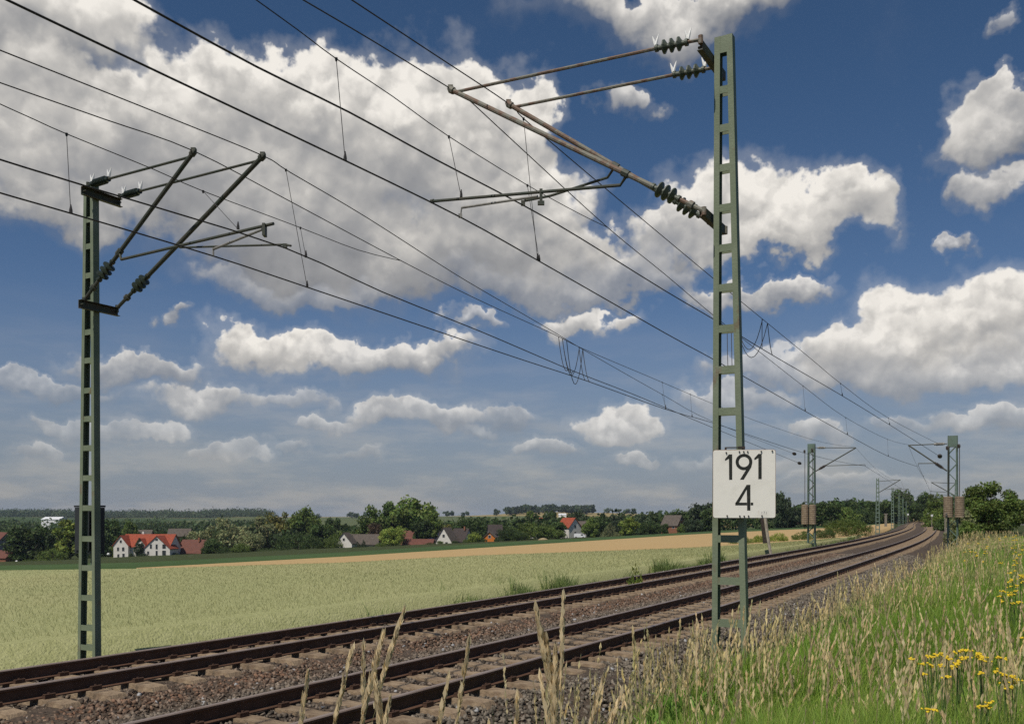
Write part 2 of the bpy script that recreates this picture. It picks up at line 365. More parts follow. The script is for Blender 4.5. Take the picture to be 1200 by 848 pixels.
# ------------------------------------------------------------------ catenary masts
def mast_frame(off, px):
    x, y, t, s = at_px(off, px); return x, y, t, s
def rot_world(root_loc, t):            # local (right of track, along track, up) -> world
    return Matrix.Translation(root_loc) @ Matrix.Rotation(-t, 4, 'Z')
def frame_mast(name, label, x, y, t, z0, z1, w0, w1, battens, lean=0., group=None, m=None, parts=True, dp=.115, fl=.072):
    """two channels tapering upwards, tied by plates front and back"""
    m = m or M['mast']
    root = empty(name, (x, y, z0), -t); tag(root, label, 'catenary mast', group)
    W = rot_world((x, y, z0), t); H = z1-z0
    def wd(h): f = h/H; return w0+(w1-w0)*f
    def cx(h): return lean*h
    for sgn in (-1, 1):
        b = MB()
        def plate(xa, xb, ya, yb):     # xa, xb measured inwards from the outer edge
            r = []
            for h in (0, H):
                e = cx(h)+sgn*wd(h)/2; X0, X1 = e-sgn*xa, e-sgn*xb
                if X0 > X1: X0, X1 = X1, X0
                r.append([W @ Vector(p) for p in ((X0,ya,h),(X1,ya,h),(X1,yb,h),(X0,yb,h))])
            b.hexa(r[0], r[1])
        plate(0, .010, -dp/2, dp/2); plate(.010, fl, -dp/2, -dp/2+.011); plate(.010, fl, dp/2-.011, dp/2)
        b.build('channel', m, root)
    for h, hh in battens:
        for sy in (-1, 1):
            b = MB(); lo, hi = h-hh/2, h+hh/2; r = []
            for q in (lo, hi):
                e = wd(q)/2-fl+.002; ya = sy*(dp/2-.004); yb = sy*(dp/2-.014)
                if ya > yb: ya, yb = yb, ya
                r.append([W @ Vector(p) for p in ((cx(q)-e,ya,q),(cx(q)+e,ya,q),(cx(q)+e,yb,q),(cx(q)-e,yb,q))])
            b.hexa(r[0], r[1]); b.build('batten', m, root)
    return root, W
def zpix(py, Y): return EYE+(HY-py)*Y/F
def insulator(b, p0, p1, n, r, core=.032, caps=.045):
    p0, p1 = Vector(p0), Vector(p1); L = (p1-p0).length; pr = [(0,caps),(.08,caps),(.09,core)]
    for i in range(n):
        c = .16+.68*(i+.5)/n; e = min(.22/n, .02/L)
        pr += [(c-e*2.2,core),(c-e,r*.75),(c-e*.3,r),(c+e*.4,r),(c+e*1.4,core)]
    pr += [(.91,core),(.92,caps),(1,caps)]
    b.lathe(p0, p1, pr, 14)
def line_hit(px, H, dirv):             # point in photo column px on the plan line H + t*dir
    k = (px-600)/F; t = (H[0]-k*H[1])/(k*dirv[1]-dirv[0]); return H[0]+t*dirv[0], H[1]+t*dirv[1], t
def spike(b, p):
    p = Vector(p)
    b.lathe(p, p+Vector((.04,.0,.15)), [(0,.022),(.5,.017),(1,.004)], 6); b.lathe(p, p+Vector((-.035,.02,.13)), [(0,.022),(.5,.016),(1,.004)], 6)

# -- the two near masts --------------------------------------------------
mx, my, mt, ms_ = mast_frame(3.2, 857)
zt = zpix(42, my); z0 = gz(mx, my)-.1
def bt(py, hh=.09): return (zpix(py, my)-z0, hh)
near_b = [(zt-z0-.105, .21)]+[bt(p) for p in (105,150,196.5,243.5,290.5,337,385,433,482,531,580,631,680.5,730,782)]
NM, NW = frame_mast('catenary_mast', 'tall green frame mast carrying the white 191 4 board', mx, my, mt, z0, zt, .47, .225, near_b, lean=-.0100)
b = MB(); b.box((mx,my,z0+.12), (.95,.6,.5), None); b.build('foundation', M['foot'], NM)
lx, ly, lt, ls_ = mast_frame(-SP-3.2, 104.5)
lzt = zpix(218, ly); lz0 = gz(lx, ly)-.15
left_b = [(zpix(p, ly)-lz0, .09) for p in (259,290,324,356,390,423,458,491,525,560,595,631,665,700,735,758)]
LM, LW = frame_mast('catenary_mast', 'green frame mast standing at the edge of the wheat field, dark box on its back', lx, ly, lt, lz0, lzt, .47, .235, left_b, lean=.0065)
b = MB(); b.box((lx,ly,lz0+.05), (1.0,.7,.4), None); b.build('foundation', M['foot'], LM)
b = MB()
for a in (-1,0,1): b.tube([(lx-.15+.1*a,ly-.25,lz0+.35),(lx-.3+.2*a,ly-.45,lz0+.18),(lx-.5+.3*a,ly-.6,lz0+.02)], .025, 6)
b.build('earth_cable', M['mast2'], LM)

def bracket(root, off, pxa, pya, pxb, pyb, W, sec=.10):
    """channel running along the track on the track side of a mast"""
    x0,y0,t,s = at_px(off, pxa); x1,y1,_,_ = at_px(off, pxb)
    p0 = Vector((x0,y0,zpix(pya,y0))); p1 = Vector((x1,y1,zpix(pyb,y1))); z = (p0.z+p1.z)/2; p0.z = p1.z = z
    b = MB(); n = Vector((math.cos(t),-math.sin(t),0))
    b.bar(p0, p1, .012, sec); 
    sd = 1 if off < 0 else -1
    for dz in (-1,1): b.bar(p0+n*sd*.03+Vector((0,0,dz*(sec/2+.004))), p1+n*sd*.03+Vector((0,0,dz*(sec/2+.004))), .07, .008)
    for q in (.06,.94):
        c = p0+(p1-p0)*q; b.tube([c-n*.03, c+n*.07*sd], .016, 6)
    b.build('bracket', M['bracket'], root)
    return p0, p1
def cantilever(root, H0, H1, right, tip_px, tip_py, ins_len, top_tube, low_tube, ins_mat, spikes=True, nsh=(3,3), rr=(.075,.085), gap=(.12,.42)):
    """top tie and sloping tube that carry the messenger wire; H0 upper hinge, H1 lower hinge"""
    x, y, t = line_hit(tip_px, H0, right); T = Vector((x, y, zpix(tip_py, y)))
    b = MB(); H0, H1 = Vector(H0), Vector(H1)
    u = (T-H0).normalized(); a0 = H0+u*gap[0]; a1 = a0+u*ins_len
    T2 = T+(H1-T).normalized()*.10+Vector((0,0,.0))
    b.tube([a1, T2], top_tube, 8); b.tube([H0, a0+u*.02], .02, 6); b.lathe(H0-Vector((0,0,.05)), H0+Vector((0,0,.05)), [(0,.03),(1,.03)], 8)
    v = (T-H1).normalized(); c0 = H1+v*gap[1]; c1 = c0+v*ins_len
    b.tube([c1, T], low_tube, 10); b.tube([H1, c0+v*.02], low_tube*.8, 8); b.lathe(H1-Vector((0,0,.05)), H1+Vector((0,0,.05)), [(0,.03),(1,.03)], 8)
    b.lathe(T-v*.06, T+v*.05, [(0,low_tube*1.5),(.6,low_tube*1.5),(1,low_tube*.6)], 8); b.box(T+Vector((0,0,.03)), (.07,.07,.05))
    b.lathe(c0-v*.2, c0-v*.14, [(0,low_tube*1.5),(1,low_tube*1.5)], 8)
    can = b.build('cantilever', M['tube'] if root is NM else M['tube2'], root)
    for (p, q_, n_, r_) in ((a0, a1, nsh[0], rr[0]), (c0, c1, nsh[1], rr[1])):
        i = MB(); insulator(i, p, q_, n_, r_); i.build('insulator', ins_mat, can, smooth=False)
    if spikes:
        i = MB(); spike(i, a0+Vector((0,0,.03))); spike(i, a1+Vector((0,0,.03))); i.build('bird_spike', M['white'], can)
    return can, T, H1, v
# near mast: hinges lie 0.14 m on the track side of its face
def right_dir(t, sgn): return (math.cos(t)*sgn, -math.sin(t)*sgn)
q0, q1 = bracket(NM, 3.2-.22, 823, 52, 850, 90, NW); r0, r1 = bracket(NM, 3.2-.24, 825, 245, 850, 272, NW)
rd = right_dir(mt, -1)
TN = {}
up0 = q0+Vector((-.02,0,.06)); up1 = q0+(q1-q0)*.62+Vector((0,0,-.03))
can, TN['a'], hN, vN = cantilever(NM, up0, r0, rd, 528, 105, .42, .022, .034, M['ins2'], nsh=(3,3), rr=(.085,.10), gap=(.16,.36))
canF, TN['b'], hF, vF = cantilever(NM, up1, r1, rd, 596, 122, .42, .022, .034, M['ins2'], nsh=(3,3), rr=(.085,.10), gap=(.16,.40))
def on_tube(px, H, T):                 # point of the sloping tube in photo column px
    H, T = Vector(H), Vector(T); k = (px-600)/F; t = (H.x-k*H.y)/(k*(T.y-H.y)-(T.x-H.x)); return H+(T-H)*t
def plane_pt(px, py, H, dirv):         # point of the cantilever's vertical plane seen at a pixel
    x, y, t = line_hit(px, H, dirv); return Vector((x, y, zpix(py, y)))
CON = {}
# registration tube and steady arm of the nearer cantilever
j = on_tube(733, hN, TN['a']); e = plane_pt(505, 236, hN, rd)
b = MB(); b.tube([j, j+Vector((0,0,-.05)), plane_pt(727,217,hN,rd), e], .021, 8); b.lathe(j-vN*.05, j+vN*.05, [(0,.05),(1,.05)], 8)
k_ = plane_pt(634, 224, hN, rd); b.box(k_+Vector((0,0,-.07)), (.04,.03,.20)); b.box(k_+Vector((0,0,-.16)), (.09,.05,.05))
b.lathe(e, e+(j-e).normalized()*.05, [(0,.03),(1,.03)], 8)
b.build('registration_arm', M['tube2'], NM)
CON['a'] = plane_pt(539.5, 254.5, hN, rd); p = plane_pt(630, 230, hN, rd)
b = MB(); b.tube([p, CON['a']+Vector((.02,-.01,.13))], .018, 8); b.tube([CON['a']+Vector((.02,-.01,.14)), CON['a']+Vector((0,0,.01))], .012, 6); b.box(CON['a']+Vector((0,0,.02)), (.05,.05,.05))
b.build('steady_arm', M['alu'], NM)
CON['b'] = plane_pt(613, 240.5, hF, rd); j = on_tube(721, hF, TN['b'])
b = MB(); b.tube([j, plane_pt(712,208,hF,rd), plane_pt(645,229.5,hF,rd), CON['b']+Vector((.02,-.01,.06))], .019, 8); b.box(CON['b']+Vector((0,0,.03)), (.06,.05,.07)); b.lathe(j-vF*.05, j+vF*.05, [(0,.05),(1,.05)], 8)
b.build('registration_arm', M['tube2'], NM)
# left mast
lq0, lq1 = bracket(LM, -SP-3.2+.18, 95, 224, 141, 238, LW, .12); lr0, lr1 = bracket(LM, -SP-3.2+.20, 92, 355, 138, 367, LW, .12)
ld = right_dir(lt, 1)
canL, TN['c'], hC, vC = cantilever(LM, lq0+(lq1-lq0)*.17+Vector((0,0,.12)), lr0+(lr1-lr0)*.13+Vector((0,0,.07)), ld, 227, 178, .42, .020, .033, M['ins'], nsh=(8,3), rr=(.065,.10), gap=(.10,.46))
canM, TN['d'], hD, vD = cantilever(LM, lq1+(lq0-lq1)*.02+Vector((0,0,.11)), lr1+(lr0-lr1)*.02+Vector((0,0,.07)), ld, 308, 183, .42, .020, .036, M['ins'], nsh=(8,3), rr=(.065,.10), gap=(.10,.46))
j = on_tube(140, hC, TN['c']); e = plane_pt(320.5, 262, hC, ld)
b = MB(); b.tube([j, plane_pt(142,304,hC,ld), e], .022, 8); b.lathe(j-vC*.05, j+vC*.05, [(0,.05),(1,.05)], 8)
k_ = plane_pt(310, 268, hC, ld); b.box(k_+Vector((0,0,-.02)), (.04,.12,.17)); b.build('registration_arm', M['tube2'], LM)
CON['c'] = plane_pt(250, 300, hC, ld)
b = MB(); b.tube([plane_pt(307,269,hC,ld), CON['c']+Vector((0,0,.10))], .019, 8); b.tube([CON['c']+Vector((0,0,.12)), CON['c']], .013, 6); b.build('steady_arm', M['alu'], LM)
j = on_tube(207, hD, TN['d']); CON['d'] = plane_pt(334, 290.5, hD, ld)
b = MB(); b.tube([j, plane_pt(211,290,hD,ld), CON['d']+Vector((0,0,.05)), plane_pt(341,288,hD,ld)], .016, 8); b.box(CON['d']+Vector((0,0,.03)), (.06,.05,.06)); b.build('registration_arm', M['tube2'], LM)
# plates and the box on the left mast
pp = P(113.5, 629, ly-.12); n_ = Vector((math.cos(lt), -math.sin(lt), 0))
cxl = LW @ Vector((.205, 0, zpix(632, ly)-lz0)); b = MB(); b.bar(cxl+n_*.006-Vector((0,0,.11)), cxl+n_*.006+Vector((0,0,.11)), .008, .07, up=Vector((math.sin(lt),math.cos(lt),0))); b.build('number_plate', M['frame'], LM)
bx = empty('equipment_box', (LW @ Vector((-.36,.27,zpix(649,ly)-lz0))), -lt); tag(bx, 'dark grey equipment box on the back of the left mast', 'equipment box')
BW = rot_world(bx.location, lt); hbx = zpix(594,ly)-zpix(649,ly)
b = MB(); b.box((0,0,hbx/2), (.46,.24,hbx), BW); b.build('housing', M['box'], bx)
b = MB(); b.box((0,-.14,hbx/2), (.38,.016,hbx*.86), BW); b.build('door', M['box'], bx)
b = MB(); b.box((0,0,hbx+.02), (.48,.26,.03), BW); b.build('lid', M['box'], bx)
b = MB()
for a in (-.18,.05,.15): b.tube([BW @ Vector((a,0,0)), BW @ Vector((a,0,-.25))], .018, 6)
b.build('cable_pipe', M['mast2'], bx)

# -- the board -----------------------------------------------------------
al = R_(8); BU = Vector((math.cos(al), -math.sin(al), 0)); BN = Vector((-math.sin(al), -math.cos(al), 0)); BZ = Vector((0,0,1))
BC = P(872, 567, my-.27); ps = BC.y/F                       # metres per photo pixel
def bp(px, py, out=0.): return BC+BU*((px-872)*ps)+BZ*((567-py)*ps)+BN*out
board = empty('kilometre_board', bp(872, 607)); tag(board, 'white board reading 191 over 4, bolted to the right green mast', 'sign board')
def plate_poly(pts, o0, o1, name, m, parent):
    b = MB(); n = len(pts); vs = [bp(x,y,o1) for x,y in pts]+[bp(x,y,o0) for x,y in pts]
    b.add(vs, [tuple(range(n))[::-1], tuple(range(n,2*n))]+[(i,(i+1)%n,n+(i+1)%n,n+i) for i in range(n)]); return b.build(name, m, parent)
def rrect(x0,y0,x1,y1,r,n=5):
    o = []
    for cx_, cy_, a0 in ((x1-r,y0+r,-90),(x1-r,y1-r,0),(x0+r,y1-r,90),(x0+r,y0+r,180)):
        for i in range(n+1):
            a = R_(a0+90*i/n); o.append((cx_+r*math.cos(a), cy_+r*math.sin(a)))
    return o
plate_poly(rrect(836.4,527,907.6,606.4,2.6), 0, .004, 'panel', M['board'], board)
plate_poly(rrect(836.0,526.6,908.0,606.8,2.8), -.003, .0012, 'panel_edge', M['rust'], board)
def strokes(name, segs, w, parent, out=.0052, m=None):
    b = MB()
    for s_ in segs:
        for (x0,y0),(x1,y1) in zip(s_[:-1], s_[1:]):
            L_ = math.hypot(x1-x0, y1-y0); nx, ny = -(y1-y0)/L_*w/2, (x1-x0)/L_*w/2
            q_ = [(x0+nx,y0+ny),(x1+nx,y1+ny),(x1-nx,y1-ny),(x0-nx,y0-ny)]
            b.hexa([bp(x,y,.0042) for x,y in q_], [bp(x,y,out) for x,y in q_])
    return b.build(name, m or M['black'], parent)
def bx7(x, y): return (820+x/7.07, 500+y/7.07)
def poly_digit(name, polys, parent, out=.0052):
    b = MB()
    for p in polys:
        n = len(p); vs = [bp(*bx7(x,y),out) for x,y in p]+[bp(*bx7(x,y),.0042) for x,y in p]
        b.add(vs, [tuple(range(n))[::-1], tuple(range(n,2*n))]+[(i,(i+1)%n,n+(i+1)%n,n+i) for i in range(n)])
    return b.build(name, M['black'], parent)
poly_digit('digit', [[(244,226),(271,226),(271,437),(246,437)],[(244,226),(244,262),(214,280),(212,266)]], board)
poly_digit('digit', [[(482,224),(509,224),(509,433),(482,433)],[(482,224),(482,258),(452,276),(448,262)]], board)
b = MB(); n = 28
ring = lambda r: [(366+r*math.cos(2*math.pi*i/n), 290+r*1.0*math.sin(2*math.pi*i/n)) for i in range(n)]
ro, ri = ring(68), ring(42)
vs = [bp(*bx7(*p),.0052) for p in ro]+[bp(*bx7(*p),.0052) for p in ri]+[bp(*bx7(*p),.0042) for p in ro]+[bp(*bx7(*p),.0042) for p in ri]
fs = []
for i in range(n):
    k2 = (i+1)%n; fs += [(i,n+i,n+k2,k2),(i,k2,2*n+k2,2*n+i),(n+i,3*n+i,3*n+k2,n+k2)]
b.add(vs, fs)
p = [(432,305),(424,336),(364,436),(334,436),(392,340),(402,322)]
m_ = len(p); b.add([bp(*bx7(*q),.0056) for q in p]+[bp(*bx7(*q),.0042) for q in p], [tuple(range(m_))[::-1]]+[(i,(i+1)%m_,m_+(i+1)%m_,m_+i) for i in range(m_)])
b.build('digit', M['black'], board)
poly_digit('digit', [[(388,479),(418,479),(418,692),(392,692)],[(388,479),(392,512),(328,625),(296,640),(296,632)],[(296,626),(296,649),(390,649),(390,626)],[(420,626),(441,626),(441,649),(420,649)]], board)
strokes('small_print', [[(892.2,599),(892.2,602)],[(894,599),(895.4,599),(894.4,602)],[(897.4,599),(897.4,602)]], .5, board, m=M['faint'])
b = MB()
for x, y in ((851.5,530),(866.5,529),(871.5,529),(876,529),(891.5,529),(904,528.5),(852.5,604),(867,604.3),(872,604.5),(877,604.3),(892.3,604)):
    b.lathe(bp(x,y,.003), bp(x,y,.018), [(0,.010),(1,.009)], 8)
b.build('bolt', M['dark'], board)
b = MB(); b.bar(bp(850,524,-.02), bp(870,524,-.02), .02, .014); b.bar(bp(851,524,-.02), bp(851,529,-.02), .02, .02); b.bar(bp(866,524,-.02), bp(873,524,-.05), .03, .03); b.bar(bp(850,604,-.05), bp(874,604,-.05), .03, .03)
b.build('fixing', M['dark'], board)

# -- the lattice masts with tension weights ------------------------------
def lattice_mast(label, off, px, top_py, side, w, tip, con, upper_py, low_py, weight_px, wpy):
    x, y, t, s = at_px(off, px); z0 = gz(x, y)-.1; z1 = zpix(top_py, y)
    root = empty('lattice_mast', (x,y,z0), -t); tag(root, label, 'catenary mast', 'lattice masts with tension weights')
    W = rot_world((x,y,z0), t); H = z1-z0; ww = w/2
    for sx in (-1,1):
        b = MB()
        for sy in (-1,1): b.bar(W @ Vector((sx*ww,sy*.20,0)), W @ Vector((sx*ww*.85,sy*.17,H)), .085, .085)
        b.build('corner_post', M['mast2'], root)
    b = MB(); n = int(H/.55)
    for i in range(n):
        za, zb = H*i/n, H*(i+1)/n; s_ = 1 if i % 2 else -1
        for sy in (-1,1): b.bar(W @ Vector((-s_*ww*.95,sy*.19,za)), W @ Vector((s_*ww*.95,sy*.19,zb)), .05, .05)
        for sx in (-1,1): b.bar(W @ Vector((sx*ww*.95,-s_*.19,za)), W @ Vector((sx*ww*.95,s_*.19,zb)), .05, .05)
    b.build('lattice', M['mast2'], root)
    b = MB(); b.box((0,0,H-.35), (w+.02,.44,.7), W); b.build('head_plate', M['mast2'], root)
    b = MB(); b.box((0,0,.0), (1.3,1.1,.5), W); b.build('foundation', M['foot'], root)
    dirv = right_dir(t, side); hz0 = zpix(upper_py, y); hz1 = zpix(low_py, y)
    Hh = W @ Vector((side*(ww+.05),0,0)); H0 = Vector((Hh.x,Hh.y,hz0)); H1 = Vector((Hh.x,Hh.y,hz1))
    tx, ty, tt = line_hit(tip[0], H0, dirv); T = Vector((tx,ty,zpix(tip[1],ty)))
    b = MB(); b.tube([H0, T], .035, 6); b.tube([H1, T], .05, 6)
    can = b.build('cantilever', M['tube2'], root)
    u = (T-H0).normalized(); v = (T-H1).normalized()
    i = MB(); insulator(i, H0+u*.15, H0+u*.75, 6, .11, .07, .08); i.build('insulator', M['alu'], can)
    i = MB(); insulator(i, H1+v*.3, H1+v*.9, 6, .12, .07, .08); i.build('insulator', M['dark'], can)
    cx_, cy_, _ = line_hit(con[0], H0, dirv); Cn = Vector((cx_,cy_,zpix(con[1],cy_)))
    j = T+(H1-T)*((T.z-Cn.z-.1)/(T.z-H1.z))
    b = MB(); b.tube([j, Cn+Vector((0,0,.12)), Cn], .03, 6); b.build('registration_arm', M['tube2'], root)
    for k_, wx in enumerate(weight_px):
        Wp = W @ Vector((wx,-.45,0)); za, zb = zpix(wpy[1], y), zpix(wpy[0], y); m_ = 10
        b = MB()
        for q in range(m_):
            b.lathe((Wp.x,Wp.y,za+(zb-za)*q/m_), (Wp.x,Wp.y,za+(zb-za)*(q+.93)/m_), [(0,.25),(.1,.28),(.9,.28),(1,.25)], 12)
        g = b.build('tension_weight', M['conc'], root)
        b = MB(); b.tube([(Wp.x,Wp.y,zb), (Wp.x,Wp.y,hz0-.3)], .025, 5); b.tube([(Wp.x,Wp.y,za-.4),(Wp.x,Wp.y,za)], .03, 5); b.build('tension_rope', M['dark'], g)
        b = MB(); b.lathe((Wp.x-.05,Wp.y+.1,hz0-.3+.1*k_), (Wp.x+.05,Wp.y+.1,hz0-.3+.1*k_), [(0,.13),(1,.13)], 12); b.build('tension_wheel', M['dark'], root)
    return root, T, Cn, (x,y,t,s,z0,W)
FL, TLc, CLc, iL = lattice_mast('left one of two lattice masts, at the wheat field edge, weights on it', -SP-3.4, 951, 520, 1, .55, (1003,524.5), (1014,546), 524.5, 552, (-.45,.15), (591,614))
FR, TRa, CRa, iR = lattice_mast('lattice mast with two tan weights beside the big round bush', 3.4, 1116.5, 510.5, -1, .55, (1064.5,521.5), (1076,545), 519.5, 551.5, (-.25,.4), (581.5,606))

# -- wires -----------------------------------------------------------------
def plan_at(anch, px):
    k = (px-600)/F
    for i in range(len(anch)-1):
        a, c = anch[i], anch[i+1]; dx, dy = c[0]-a[0], c[1]-a[1]; den = dx-k*dy
        if abs(den) < 1e-9: continue
        t = (k*a[1]-a[0])/den
        if (-1e-6 <= t <= 1+1e-6 or (i == len(anch)-2 and t > 0)) and a[1]+t*dy > .8: return a[0]+t*dx, a[1]+t*dy
    raise ValueError((anch, px))
def wire3(anch, pix): 
    o = []
    for px, py in pix:
        x, y = plan_at(anch, px); o.append(Vector((x, y, zpix(py, y))))
    return o
def smooth_line(pts, n=6):              # Catmull-Rom through the points
    o = []
    for i in range(len(pts)-1):
        p0 = pts[max(i-1,0)]; p1 = pts[i]; p2 = pts[i+1]; p3 = pts[min(i+2,len(pts)-1)]
        for k_ in range(n):
            t = k_/n; o.append(.5*((2*p1)+(p2-p0)*t+(2*p0-5*p1+4*p2-p3)*t*t+(3*p1-p0-3*p2+p3)*t**3))
    return o+[pts[-1]]
def back(p, t, L=40.): return (p[0]-math.sin(t)*L, p[1]-math.cos(t)*L)
def at_col(pts, px):                    # point of a 3-D line in photo column px
    k = (px-600)/F
    for p, q_ in zip(pts[:-1], pts[1:]):
        g0, g1 = p.x-k*p.y, q_.x-k*q_.y
        if q_.y > .8 and p.y > .8 and (g0 <= 0 <= g1 or g1 <= 0 <= g0) and abs(g1-g0) > 1e-9: return p+(q_-p)*(-g0/(g1-g0))
    return None
def extend(pts, L, dz=0.):              # carry a wire on behind the camera, beyond the frame
    d = (pts[0]-pts[1]); d.z = 0; d.normalize(); return [pts[0]+d*L+Vector((0,0,dz))]+pts
RC, RM, RD, RY = .0105, .0080, .0045, .0065
def overhead(label, contact, messenger, stitch, drops, extra=None):
    root = empty('overhead_line', tuple(contact[0])); MW.pop(root.name); root.location = (0,0,0)
    tag(root, label, 'overhead line', 'overhead lines of the two tracks')
    b = MB(); b.tube(contact, RC, 6); b.build('contact_wire', M['wire'], root)
    b = MB(); b.tube(messenger, RM, 6); b.build('messenger_wire', M['cable'], root)
    if stitch: b = MB(); b.tube(stitch, RY, 6); b.build('stitch_wire', M['cable'], root)
    for p, q_ in drops:
        if p is None or q_ is None: continue
        b = MB(); b.tube([p, q_], RD, 5); b.lathe(q_, q_+Vector((0,0,.11)), [(0,.022),(.4,.02),(1,.006)], 6); b.lathe(p-Vector((0,0,.03)), p+Vector((0,0,.01)), [(0,.012),(1,.02)], 6); b.build('dropper', M['cable'], root)
    for k_, p in (extra or []):
        b = MB(); b.tube(p, .010, 5); b.build(k_, M['cable'], root)
    return root
def xy(v): return (v[0], v[1])
cA = [back(CON['a'], mt), xy(CON['a']), xy(CRa)]; cB = [back(CON['b'], mt), xy(CON['b'])]
mA = [back(TN['a'], mt), xy(TN['a']), xy(TRa)]; mB = [back(TN['b'], mt), xy(TN['b'])]
termR = iR[5] @ Vector((-.45,-1.2,0)); cB.append(xy(termR)); mB.append(xy(termR))
A_c = wire3(cA, [(8,0),(200,91.5),(404,188),(539.5,254.5),(630,305),(780,390.5),(838,422),(900,457),(980,502),(1040,534),(1075.5,546.5)])
B_c = wire3(cB, [(157,0),(300,78),(410,132),(510,186.6),(613,240.5),(680,279),(780,341),(838,375),(872,396),(912,420),(986,463),(1040,496),(1102,535)])
A_m = wire3(mA, [(355,0),(440,50),(528,104),(545,113.5),(600,164),(712,266.5),(780,322),(838,371),(900,420),(941,452),(990,488.5),(1040,514.5),(1064.5,521)])
B_m = wire3(mB, [(412,0),(500,58),(596,121.5),(614,139.5),(680,196),(760,263),(838,328),(870,354.5),(950,420),(985,449),(1040,489),(1102,521)])
A_y = wire3(mA, [(300,0),(350,36),(394,69),(460,113),(526,160),(618,217),(680,251),(712,266.5)])
def loop(p, q_, sag, n=9): return [p+(q_-p)*(i/n)-Vector((0,0,sag*4*(i/n)*(1-i/n))) for i in range(n+1)]
jumpB = []
for xa, xb, sg in ((893.6,868,.55),(899.5,866,.75)): jumpB.append(('jumper_cable', loop(at_col(B_m,xa), at_col(A_m,xb) , sg)))
for xa, xb in ((893,893),(899.5,905)):
    jumpB.append(('jumper_cable', loop(at_col(B_m,xa), at_col(B_c,xb), .12)))
for xa, xb in ((852,853),(857,858)): jumpB.append(('jumper_cable', loop(at_col(A_m,xa), at_col(A_c,xb), .12)))
overhead('overhead line with stitch wire, over the nearer track, on the rusty cantilever', extend(smooth_line(A_c,3), 14, 0), extend(smooth_line(A_m,4), 14, -.3), extend(smooth_line(A_y,3), 10, .2),
         [(at_col(A_y,394),at_col(A_c,404.5)),(at_col(A_y,526),plane_pt(540.5,231,hN,rd)),(at_col(A_y,618),at_col(A_c,632)),(at_col(A_m,941),at_col(A_c,943.5)),(at_col(A_m,991),at_col(A_c,993)),(at_col(A_m,1040),at_col(A_c,1041))])
def ball(p, r=.17): return p
lb = overhead('higher overhead line beside it that ends in the right lattice mast', extend(smooth_line(B_c,3), 14, 0), extend(smooth_line(B_m,4), 14, -.3), None,
         [(at_col(B_m,613.5),at_col(A_c,630)),(at_col(B_m,985),at_col(B_c,987)),(at_col(B_m,1041),at_col(B_c,1042.5))], jumpB)
b = MB(); pe = Vector(B_c[-1]); b.lathe(pe-Vector((.3,.5,-.05)), pe+Vector((.1,.2,0)), [(0,.04),(.2,.11),(.5,.14),(.8,.11),(1,.04)], 10); b.build('tension_insulator', M['dark'], lb)
cC = [back(CON['c'], lt), xy(CON['c']), xy(CLc)]; mC = [back(TN['c'], lt), xy(TN['c']), xy(TLc)]
termL = iL[5] @ Vector((.35,-1.6,0)); cD = [back(CON['d'], lt), xy(CON['d']), xy(termL)]; mD = [back(TN['d'], lt), xy(TN['d']), xy(termL)]
C_c = wire3(cC, [(-30,215),(0,226),(83,250),(250,300),(360,336.5),(560,404),(620,424),(690,447),(782,480),(838,496),(900,517),(944,531),(980,540),(1014,546)])
D_c = wire3(cD, [(-30,175),(0,187),(120,224),(334,290.5),(448,342),(560,387),(620,412.5),(674,435.5),(740,461),(782,478.5),(838,502),(938,543)])
C_m = wire3(mC, [(-30,85),(0,97),(123,140),(227,177),(340,236),(470,305.5),(560,351),(650,392),(682,408),(760,441),(838,474),(900,498),(964,518),(1003,524)])
D_m = wire3(mD, [(-30,47),(0,59),(200,138.5),(308,182.5),(340,202),(430,255),(530,319),(590,354.5),(650,389.5),(686,411),(776,462),(838,495),(932,532)])
C_y = wire3(mC, [(-20,112),(0,122),(40,140),(78,157),(180,198.5),(238,224),(350,266),(420,293),(470,305.5)])
jl = []
for xa, xb, sg in ((659,679,.9),(664,683,1.1)): jl.append(('jumper_cable', loop(at_col(C_m,xa), at_col(D_m,xb), sg)))
for xa, xb in ((654.5,666),(659,672)): jl.append(('jumper_cable', loop(at_col(C_m,xa), at_col(D_c,xb), .35)))
for xa, xb in ((678.5,687),(683,692)): jl.append(('jumper_cable', loop(at_col(D_m,xa), at_col(C_c,xb), .25)))
overhead('lower overhead line with stitch wire, over the farther track', extend(smooth_line(C_c,3), 14, 0), extend(smooth_line(C_m,4), 14, -.3), extend(smooth_line(C_y,3), 10, .2),
         [(at_col(C_y,78),at_col(C_c,83)),(at_col(C_y,238),plane_pt(279,268.5,hC,ld)),(at_col(C_m,776),at_col(C_c,780)),(at_col(C_m,809),at_col(C_c,811)),(at_col(C_y,352),at_col(D_c,358.5))], jl)
ld_ = overhead('overhead line over the farther track that ends in the left lattice mast', extend(smooth_line(D_c,3), 14, 0), extend(smooth_line(D_m,4), 14, -.3), None,
         [(at_col(D_m,335),at_col(C_c,360)),(at_col(D_m,776),at_col(D_c,780))])
b = MB()
for pe in (Vector(D_c[-1]), Vector(D_m[-1])): b.lathe(pe-Vector((.3,.4,-.05)), pe+Vector((.1,.2,0)), [(0,.04),(.2,.09),(.5,.12),(.8,.09),(1,.04)], 10)
b.build('tension_insulator', M['dark'], ld_)

